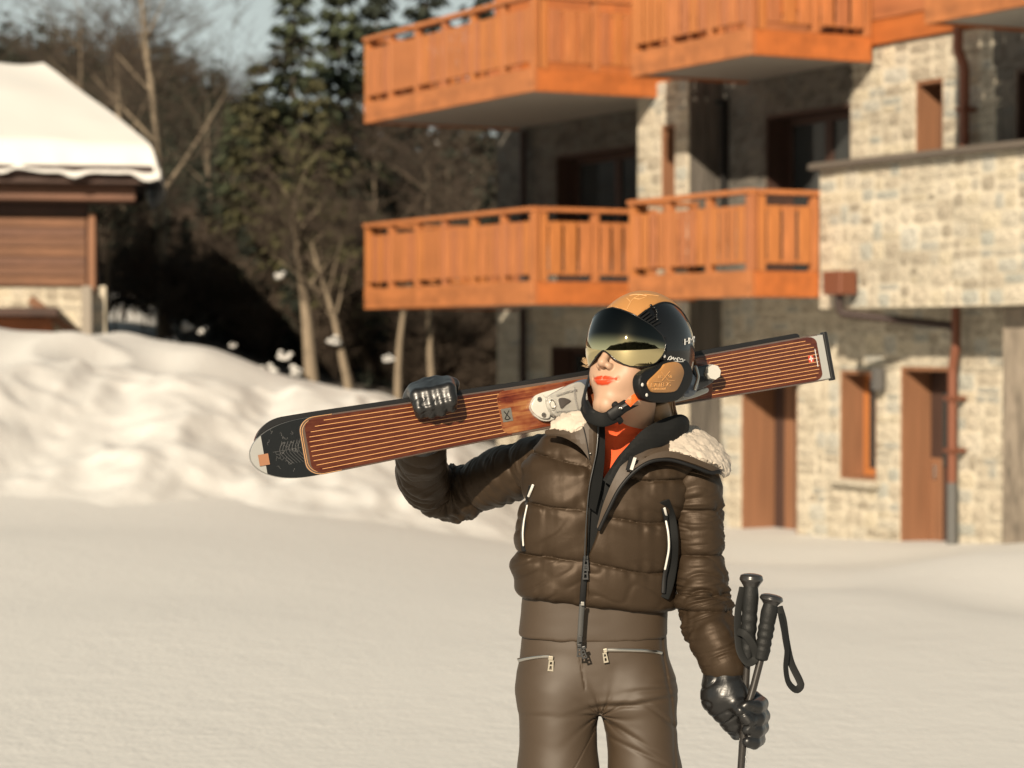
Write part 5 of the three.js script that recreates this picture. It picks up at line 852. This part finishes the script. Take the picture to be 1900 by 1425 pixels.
{
  const front = (x, y, z) => Math.min(jacketSolid(x, y, z), wbF(x, y, z));
  tapeOn('zip', front, [[1087, 1034], [1085, 1060], [1082, 1095], [1080, 1124]], 0.0068, 0.0022, blackMat, jacket, 0.002);
  const lower = wpart('zip', ribbon([P(1080, 1122, 0.104), P(1078, 1150, 0.103), P(1076, 1185, 0.102), P(1075, 1196, 0.1)], 0.0062, 0.0022, { n: 30 }), std([0.05, 0.05, 0.048], 0.5), jacket);
  pull(hit(jacketSolid, 1087, 1036, 0.004), 0.012, 0.024, darkMetal, jacket); pull(hit(jacketSolid, 1086, 1052, 0.004), 0.0125, 0.024, darkMetal, jacket);
  wpart('zip_stop', box3(P(1081, 1120, 0.112), 0.008, 0.009, 0.005), metal, jacket); wpart('zip_stop', box3(P(1077, 1186, 0.107), 0.008, 0.014, 0.005), darkMetal, jacket);
  pull(P(1075, 1199, 0.104), 0.011, 0.02, darkMetal, jacket); pull(P(1083, 1203, 0.106), 0.0105, 0.019, darkMetal, jacket, 0.3);
  // chest pockets
  tapeOn('pocket_zip', jacketF, [[986, 902], [979, 932], [973, 965], [970, 1000], [973, 1022]], 0.0062, 0.0016, blackMat, jacket, 0.0012);
  tapeOn('pocket_piping', jacketF, [[978, 938], [972.5, 965], [970, 990], [971, 1012]], 0.002, 0.002, reflective, jacket, 0.004);
  tapeOn('pocket_tag', jacketF, [[989, 900], [985, 910], [980.5, 921]], 0.003, 0.0018, reflective, jacket, 0.0045);
  tapeOn('side_panel', jacketF, [[1232, 930], [1243, 960], [1248, 1000], [1246, 1050], [1238, 1090], [1231, 1108]], 0.013, 0.0016, liner, jacket, 0.0015);
  tapeOn('pocket_zip', jacketF, [[1231, 944], [1238, 975], [1241, 1010], [1238, 1045], [1233, 1070], [1231, 1100]], 0.005, 0.002, blackMat, jacket, 0.003);
  tapeOn('pocket_piping', jacketF, [[1235, 963], [1240, 990], [1241, 1018], [1237, 1042], [1234, 1056]], 0.0024, 0.0022, reflective, jacket, 0.006);
  tapeOn('pocket_tag', jacketF, [[1233, 943], [1235, 951], [1237, 960]], 0.0028, 0.0018, reflective, jacket, 0.0065);
  // trouser pockets
  const tp = (pts, n) => { tapeOn('pocket_edge', trouserF, pts, 0.0062, 0.0012, softshell, trousers, 0.0006); const z = tapeOn('pocket_zip', trouserF, pts, 0.0034, 0.0016, metal, trousers, 0.002); return z; };
  tp([[962, 1226], [980, 1222], [1000, 1219], [1020, 1218]]); tp([[1122, 1206], [1150, 1206], [1190, 1207], [1215, 1209], [1228, 1212]]);
  const pale = std([0.62, 0.56, 0.45], 0.35, { metalness: 0.7 });
  pull(hit(trouserF, 1022, 1222, 0.003), 0.0125, 0.024, pale, trousers, -0.08); pull(hit(trouserF, 1123, 1208, 0.003), 0.0105, 0.022, pale, trousers, 0.18);
}
// ---------- skis: tip low at the left, resting on her right shoulder, tail behind the helmet ----------
{
  const A = at(466, 848, 5.25), B = at(1541, 660, 5.71), T = B.clone().sub(A), L = T.length(); T.normalize();
  const N = V(0, 0, 0).crossVectors(T, V(0, 1, 0)).normalize(); if (N.z < 0) N.negate(); N.addScaledVector(V(0, 1, 0), 0.1).normalize(); N.addScaledVector(T, -N.dot(T)).normalize();
  const Wd = V(0, 0, 0).crossVectors(N, T).normalize(), M = new THREE.Matrix4().makeBasis(T, Wd, N).setPosition(A), MI = M.clone().invert();
  // pixel -> (along, across) on the ski plane raised by h
  const pl = (px, py, h = 0) => { const d = at(px, py, 1).sub(cam0).transformDirection(MI), o = cam0.clone().applyMatrix4(MI), t = (h - o.z) / d.z; return o.addScaledVector(d, t); };
  const ctr = (s) => 0, sPlate = pl(568, 834).x, half = (s) => cr([0.0645, 0.0645, 0.0615, 0.058, 0.055, 0.0525, 0.0515, 0.052, 0.053, 0.0545, 0.055], s / L);
  const tipHalf = (s) => half(s) * Math.pow(Math.max(0, 1 - Math.pow(Math.max(0, (0.135 - s) / 0.135), 2.3)), 0.5);
  const outline = (s0, s1, hf, r0, r1, n = 90) => { const top = []; for (let i = 0; i <= n; i++) { const s = lerp(s0, s1, (1 - Math.cos(Math.PI * i / n)) / 2); let h = hf(s); if (r0) { const k = clamp((s - s0) / r0); h -= r0 * 0.8 * (1 - Math.sqrt(1 - (1 - k) ** 2)); } if (r1) { const k = clamp((s1 - s) / r1); h -= r1 * 0.8 * (1 - Math.sqrt(1 - (1 - k) ** 2)); } top.push([s, Math.max(h, 0)]); } return top; };
  const slab = (o, z0, z1, b = 0.0006, shift = [0, 0]) => { const s = new THREE.Shape([...o.map(([a, h]) => new THREE.Vector2(a + shift[0], h + shift[1])), ...[...o].reverse().map(([a, h]) => new THREE.Vector2(a + shift[0], -h + shift[1]))]); const g = new THREE.ExtrudeGeometry(s, { depth: z1 - z0 - 2 * b, bevelEnabled: true, bevelSize: b, bevelThickness: b, bevelSegments: 1 }); g.translate(0, 0, z0 + b); return g; };
  const ski = thing('ski', A, 'front ski of the pair, red-brown wood topsheet with fine pale stripes and clear bindings', 'ski', 'pair of skis on the shoulder');
  const back = thing('ski', A, 'rear ski of the pair, black base showing behind the striped ski', 'ski', 'pair of skis on the shoulder');
  const add = (name, g, m, p) => { g.applyMatrix4(M); return wpart(name, g, m, p); };
  const strip2 = (pts, w, z, t = 0.0007) => { const o = []; const n = pts.length; const s = new THREE.Shape(); pts.forEach(([a, b], i) => (i ? s.lineTo(a, b + w / 2) : s.moveTo(a, b + w / 2))); [...pts].reverse().forEach(([a, b]) => s.lineTo(a, b - w / 2)); s.closePath(); const g = new THREE.ExtrudeGeometry(s, { depth: t, bevelEnabled: false }); g.translate(0, 0, z); return g; };
  const edgeSteel = std([0.62, 0.6, 0.56], 0.3, { metalness: 0.85 }), baseBlack = phys([0.012, 0.012, 0.013], 0.4), tipBlack = phys([0.011, 0.0125, 0.0135], 0.3, { clearcoat: 0.5, clearcoatRoughness: 0.15 }), tipGrey = phys([0.42, 0.42, 0.4], 0.35, { clearcoat: 0.4 });
  const woodTex = (r, g, b, s, f) => tex(1024, 256, (u, v) => { const w = tn(u, v, 6, 9, s) * 0.6, q = tn(u + w * 0.02, v, 9, 60, s + 1) * 0.5 + tn(u, v, 40, 26, s + 2) * 0.25 + f * tn(u + w * 0.06, v + w * 0.1, 7, 14, s + 3), blk = 0.12 * noise(Math.floor(u * 26) * 3.1, Math.floor(v * 11) * 5.7, s), k = 1 + 0.5 * q + blk; return [r * k, g * k * k, b * k * k]; });
  const fit = (t) => { t.repeat.set(1 / 0.42, 1 / 0.13); return t; };
  const redWood = phys([1, 1, 1], 0.34, { map: fit(woodTex(0.095, 0.02, 0.0075, 5, 0.1)), clearcoat: 0.7, clearcoatRoughness: 0.08 }), burl = phys([1, 1, 1], 0.34, { map: fit(woodTex(0.25, 0.075, 0.026, 15, 0.9)), clearcoat: 0.7, clearcoatRoughness: 0.08 }), inlay = phys([0.8, 0.42, 0.17], 0.35, { clearcoat: 0.4 });
  const clear = phys([0.95, 0.94, 0.92], 0.06, { transmission: 0.85, thickness: 0.004, ior: 1.45 }), edgeClear = phys([0.14, 0.1, 0.08], 0.14, { clearcoat: 1, clearcoatRoughness: 0.05 }), shell = phys([0.64, 0.62, 0.56], 0.22, { clearcoat: 0.8, clearcoatRoughness: 0.06 }), smoke = phys([0.86, 0.83, 0.76], 0.1, { transmission: 0.55, thickness: 0.01, ior: 1.4, clearcoat: 1 });
  // rear ski: base to base, shifted a little towards the tip and up
  const backTop = pl(1478, 626).x; const bo = outline(0.02, backTop + 0.02, half, 0.07, 0.01);
  add('base', slab(bo, -0.034, -0.0245, 0.001, [0, 0.0105]), baseBlack, back); add('topsheet', slab(bo.map(([a, h]) => [a, h * 0.97]), -0.041, -0.0345, 0.002, [0, 0.0105]), redWood, back);
  // front ski
  const full = outline(0.0005, L - 0.01, (s) => tipHalf(s) - 0.001, 0, 0.006);
  add('core', slab(full.map(([a, h]) => [a, h]), -0.0185, -0.006, 0.0008), edgeSteel, ski);
  const tipEnd = pl(492, 850).x;
  add('tip', slab(outline(tipEnd, sPlate + 0.05, (s) => tipHalf(s) - 0.0015, 0, 0), -0.0062, -0.003), tipBlack, ski);
  add('tip_cap', slab(outline(0.001, tipEnd - 0.0005, (s) => tipHalf(s) - 0.0015, 0, 0), -0.0062, -0.003), tipGrey, ski);
  { const c = pl(490, 853), q = new THREE.BoxGeometry(0.0225, 0.0245, 0.0016); q.translate(c.x, c.y, -0.0012); add('copper_square', q, phys([0.5, 0.24, 0.13], 0.4, { metalness: 0.3 }), ski); }
  const scr = std([0.1, 0.1, 0.1], 0.5), r = rng(61), sc = [];
  for (let i = 0; i < 26; i++) { const a0 = lerp(tipEnd + 0.01, sPlate - 0.02, r()), b0 = (r() - 0.5) * 0.085, pts = []; let a = a0, b = b0; for (let k = 0; k < 7; k++) { pts.push(V(a, b, -0.003)); a += (r() - 0.35) * 0.006; b += (r() - 0.5) * 0.009; } sc.push(new THREE.TubeGeometry(new THREE.CatmullRomCurve3(pts), 18, 0.0004, 4)); }
  sc.push(new THREE.TubeGeometry(new THREE.LineCurve3(V(tipEnd + 0.02, 0.002, -0.003), V(sPlate - 0.01, 0.002, -0.003)), 4, 0.0005, 4));
  for (let i = 0; i < 7; i++) { const a = sPlate - 0.05 + i * 0.007; sc.push(new THREE.TubeGeometry(new THREE.CatmullRomCurve3([V(a, 0.02, -0.003), V(a - 0.008, 0.0, -0.003), V(a + 0.012, -0.03, -0.003)]), 10, 0.0005, 4)); }
  add('tip_drawing', merge(sc), scr, ski);
  const plate = outline(sPlate, L - 0.026, (s) => half(s) - 0.0025, 0.032, 0.004);
  add('clear_edge', slab(outline(sPlate - 0.006, L - 0.024, (s) => half(s) - 0.0012, 0.036, 0.004), -0.006, 0.0004, 0.0015), edgeClear, ski);
  for (const [k, rr] of [[0.001, 0.0007], [-0.003, 0.0006]]) { const o = outline(sPlate - 0.006 + (k < 0 ? 0.004 : 0), L, (s) => half(s) - 0.0012 - (k < 0 ? 0.003 : 0), 0.036, 0, 160).slice(0, 26), pts = [...[...o].reverse().map(([a, h]) => V(a, h, 0.001)), ...o.slice(1).map(([a, h]) => V(a, -h, 0.001))]; add('clear_rim', new THREE.TubeGeometry(new THREE.CatmullRomCurve3(pts), 120, rr, 6), inlay, ski); }
  const sC0 = pl(928, 775).x, sC1 = pl(1318, 700).x, sT = pl(1520, 664).x;
  const sheetOn = (s0, s1, hf, z, r0 = 0, r1 = 0) => slab(outline(s0, s1, hf, r0, r1), z, z + 0.0016, 0.0003);
  add('topsheet', sheetOn(sPlate + 0.005, sC0 + 0.02, (s) => half(s) - 0.0034, 0.0, 0.028, 0), redWood, ski);
  add('topsheet', sheetOn(sC1 - 0.03, sT, (s) => half(s) - 0.0034, 0.0, 0, 0.02), redWood, ski);
  add('burl_panel', sheetOn(sC0, sC1, (s) => half(s) - 0.006, 0.0004, 0.02, 0.02), burl, ski);
  const nL = 11;
  const stripe = (s0, s1, k) => { const f = (k + 0.5) / nL * 2 - 1, pts = []; for (let i = 0; i <= 24; i++) { const s = lerp(s0, s1, i / 24); pts.push([s, f * (half(s) - 0.0065)]); } return strip2(pts, 0.0012, 0.0015, 0.0005); };
  for (let k = 0; k < nL; k++) { const e = Math.abs(k - 4.5) / 4.5; add('stripe', stripe(sPlate + 0.01 + 0.018 * Math.pow(e, 4), sC0 + 0.004 + 0.006 * e, k), inlay, ski); add('stripe', stripe(sC1 + 0.002 - 0.006 * e, sT - 0.003 - 0.014 * Math.pow(e, 3), k), inlay, ski); }
  add('tail_plate', sheetOn(sT - 0.02, L - 0.011, (s) => half(s) - 0.003, -0.001), tipGrey, ski);
  { const g = new RoundedBoxGeometry(0.011, half(L) * 2 + 0.006, 0.02, 2, 0.003); g.translate(L - 0.004, 0, -0.007); add('tail_cap', g, baseBlack, ski); }
  { const m = std([0.3, 0.285, 0.25], 0.4, { metalness: 0.6 }), c = pl(940, 770), g = new THREE.BoxGeometry(0.024, 0.03, 0.001); g.translate(c.x, c.y, 0.0026); const bd = add('badge', g, m, ski);
    const w = (x, y) => V(c.x + x, c.y + y, 0.0034); add('badge_emblem', merge([[[-0.006, 0.009], [0.006, -0.009]], [[0.006, 0.009], [-0.007, -0.008]], [[-0.007, -0.008], [-0.001, -0.0105], [0.006, -0.009]]].map((l) => new THREE.TubeGeometry(new THREE.CatmullRomCurve3(l.map((q) => w(...q))), 8, 0.0011, 5))), blackMat, bd); }
  { const c = pl(1504, 666), g = new THREE.BoxGeometry(0.013, 0.016, 0.0008); g.translate(c.x, c.y, 0.0022); const e = add('red_crest', g, std([0.55, 0.06, 0.03], 0.4), ski); const q = merge([new THREE.BoxGeometry(0.003, 0.013, 0.0006), new THREE.BoxGeometry(0.011, 0.003, 0.0006)]); q.translate(c.x, c.y, 0.003); add('white_cross', q, white, e); const l = new THREE.BoxGeometry(0.0016, 0.042, 0.0008); const c2 = pl(1514, 664); l.translate(c2.x, c2.y, 0.0024); add('white_line', l, white, ski); }
  // bindings: shapes given in photograph pixels on the ski plane
  const ext = (pts, h0, h1, bev = 0.002, smoothed = true) => { const q = pts.map(([a, b]) => { const p = pl(a, b, h0); return V(p.x, p.y, 0); }); const c = smoothed ? new THREE.CatmullRomCurve3(q, true, 'catmullrom', 0.35).getPoints(70) : q; const s = new THREE.Shape(c.map((p) => new THREE.Vector2(p.x, p.y))); const g = new THREE.ExtrudeGeometry(s, { depth: h1 - h0, bevelEnabled: true, bevelThickness: bev, bevelSize: bev, bevelSegments: 3 }); g.translate(0, 0, h0); return toCreasedNormals(g, 0.6); };
  const toe = add('toe_binding', ext([[983, 756], [990, 738], [1004, 731], [1030, 724], [1062, 716], [1070, 740], [1074, 764], [1040, 772], [1016, 780], [1003, 779], [990, 770]], 0.002, 0.012, 0.0025), shell, ski);
  add('toe_plate', ext([[986, 755], [992, 741], [1004, 735], [1012, 742], [1012, 752], [1018, 762], [1016, 774], [1004, 774], [992, 766]], 0.0145, 0.019, 0.003), shell, toe);
  add('toe_housing', ext([[1014, 740], [1030, 730], [1056, 717], [1070, 714], [1078, 722], [1082, 748], [1086, 762], [1074, 768], [1050, 768], [1026, 770], [1016, 756]], 0.0145, 0.036, 0.005), smoke, toe);
  for (const [a, b, rr] of [[1000, 741, 0.0055], [1008, 770, 0.0055]]) { const p = pl(a, b, 0.02), g = new THREE.CylinderGeometry(rr, rr, 0.006, 20); g.rotateX(Math.PI / 2); g.translate(p.x, p.y, 0.0215); add('screw', g, metal, toe); const s = new THREE.BoxGeometry(rr * 1.3, 0.0012, 0.001); s.translate(p.x, p.y, 0.0247); add('screw_slot', s, darkMetal, toe); }
  { const p = pl(1021, 751, 0.03), g = new THREE.CylinderGeometry(0.0105, 0.0115, 0.012, 28); g.rotateX(Math.PI / 2); g.scale(0.8, 1.25, 1); g.translate(p.x, p.y, 0.038); add('dial', g, shell, toe); const k = new THREE.TorusGeometry(0.0078, 0.0014, 8, 28); k.scale(0.8, 1.25, 1); k.translate(p.x, p.y, 0.0445); add('dial_ring', k, metal, toe); }
  add('window', ext([[1037, 741], [1046, 739], [1058, 744], [1050, 750], [1041, 757]], 0.0412, 0.043, 0.001), std([0.08, 0.07, 0.065], 0.2), toe);
  for (const l of [[[1034, 734], [1052, 728], [1070, 724]], [[1032, 764], [1052, 764], [1076, 762]], [[1066, 720], [1068, 742], [1074, 762]]]) add('rib', tube(l.map(([a, b]) => { const p = pl(a, b, 0.042); return V(p.x, p.y, 0.0425); }), 0.0022, 16, 8), clear, toe);
  for (const [a, b] of [[1020, 735], [1024, 772], [1031, 771]]) { const p = pl(a, b, 0.014), g = new THREE.SphereGeometry(0.003, 10, 8); g.translate(p.x, p.y, 0.0165); add('hole', g, blackMat, toe); }
  add('wing', ext([[1062, 714], [1074, 708], [1086, 707], [1088, 716], [1078, 720]], 0.016, 0.03, 0.003), phys([0.1, 0.12, 0.16], 0.15, { clearcoat: 1 }), toe);
  const heel = add('heel_binding', ext([[1262, 716], [1270, 690], [1290, 684], [1312, 682], [1314, 704], [1304, 714], [1286, 722]], 0.002, 0.034, 0.003), phys([0.016, 0.017, 0.02], 0.25, { clearcoat: 0.6 }), ski);
  add('heel_knob', (() => { const p = pl(1322, 691, 0.04), g = new THREE.CylinderGeometry(0.0175, 0.0205, 0.022, 8); g.rotateX(Math.PI / 2); g.translate(p.x, p.y, 0.038); return toCreasedNormals(g, 0.3); })(), shell, heel);
  add('heel_arm', ext([[1266, 734], [1268, 700], [1280, 696], [1290, 714], [1282, 732]], 0.034, 0.046, 0.003), phys([0.16, 0.19, 0.24], 0.15, { clearcoat: 1 }), heel);
  add('heel_lever', tube([[1288, 682], [1292, 700], [1286, 722]].map(([a, b]) => { const p = pl(a, b, 0.04); return V(p.x, p.y, 0.05); }), 0.004, 16, 8), metal, heel);
  add('heel_track', ext([[1232, 742], [1268, 735], [1304, 722], [1306, 728], [1280, 738], [1236, 748]], 0.002, 0.02, 0.002), shell, heel);
  add('heel_plate', ext([[1290, 668], [1312, 672], [1316, 682], [1292, 684]], 0.002, 0.008, 0.001), burl, heel);
}
// ---------- ski poles ----------
const poleShaft = std([0.028, 0.024, 0.021], 0.35), gripMat = phys([0.012, 0.0125, 0.012], 0.62, { specularIntensity: 0.6, bumpMap: weave, bumpScale: 0.0008 }), strapMat = phys([0.012, 0.0125, 0.012], 0.7, { specularIntensity: 0.5 });
function pole(label, cap, low, hand, tipPt, strap) {
  const top = P(...cap), lo = P(...low), hd = P(...hand), end = P(...tipPt);
  const pole_ = thing('ski_pole', V(end.x, 0, end.z), label, 'ski pole', 'ski poles held in the left hand');
  const ax = lo.clone().sub(top), g = (t) => top.clone().addScaledVector(ax, t);
  wpart('grip', sweep([g(0.06), g(0.25), g(0.5), g(0.75), g(1)], (t) => cr([0.0165, 0.0195, 0.0185, 0.019, 0.018, 0.0185, 0.0165], t), 60, 24, { disp: (t, a) => 0.0009 * Math.sin(t * 46) * smooth(0.25, 0.4, t) * (1 - smooth(0.8, 0.9, t)) + 0.0012 * Math.sin(a * 2 + 1), dome: 0.3 }), gripMat, pole_);
  wpart('cap', sweep([g(-0.055), g(-0.02), g(0.02), g(0.085)], (t) => cr([0.0245, 0.0262, 0.021, 0.0165], t), 24, 26, { dome: 0.25 }), phys([0.028, 0.026, 0.025], 0.3, { clearcoat: 0.4 }), pole_);
  wpart('shaft', tube([g(0.97), g(0.97).lerp(hd, 0.5), hd, hd.clone().lerp(end, 0.5), end], 0.0082, 60, 14), poleShaft, pole_);
  const pr = []; const d = end.clone().sub(hd).normalize(); for (let k = 0; k < 10; k++) { const c = hd.clone().addScaledVector(d, 0.06 + k * 0.0105), gg = new THREE.CylinderGeometry(0.0086, 0.0086, 0.006 - 0.002 * (k % 2), 10, 1, true, -0.5, 1.0 - 0.25 * (k % 3)); gg.applyQuaternion(new THREE.Quaternion().setFromUnitVectors(V(0, 1, 0), d)); gg.translate(c.x, c.y, c.z); pr.push(gg); }
  wpart('print', merge(pr), white, pole_);
  const bk = new THREE.CylinderGeometry(0.038, 0.044, 0.01, 24); bk.translate(end.x, Math.max(0.06, end.y + 0.07), end.z); wpart('basket', bk, blackMat, pole_);
  wpart('strap', ribbon(strap.map((q) => P(...q)), 0.0085, 0.0013, { n: 90, up: V(0.3, 0, 1) }), strapMat, pole_);
  return pole_;
}
pole('ski pole with the higher black grip, its strap wound round the grip', [1394, 1077, 0.12], [1386, 1226, 0.12], [1381, 1322, 0.125], [1345, 1930, 0.1], [[1378, 1090, 0.128], [1370, 1130, 0.13], [1369, 1180, 0.13], [1374, 1212, 0.142], [1388, 1230, 0.146], [1402, 1222, 0.14], [1396, 1196, 0.146], [1380, 1176, 0.146], [1369, 1172, 0.136]]);
pole('ski pole with the lower black grip and a strap hanging loose at the right', [1431, 1113, 0.13], [1412, 1222, 0.132], [1385, 1326, 0.142], [1338, 1920, 0.16], [[1446, 1126, 0.13], [1453, 1150, 0.13], [1459, 1190, 0.125], [1468, 1230, 0.12], [1484, 1264, 0.12], [1486, 1272, 0.122], [1478, 1280, 0.128], [1464, 1268, 0.135], [1458, 1240, 0.14], [1460, 1205, 0.14], [1455, 1175, 0.138], [1448, 1140, 0.136]]);
renderer.render(scene, camera);
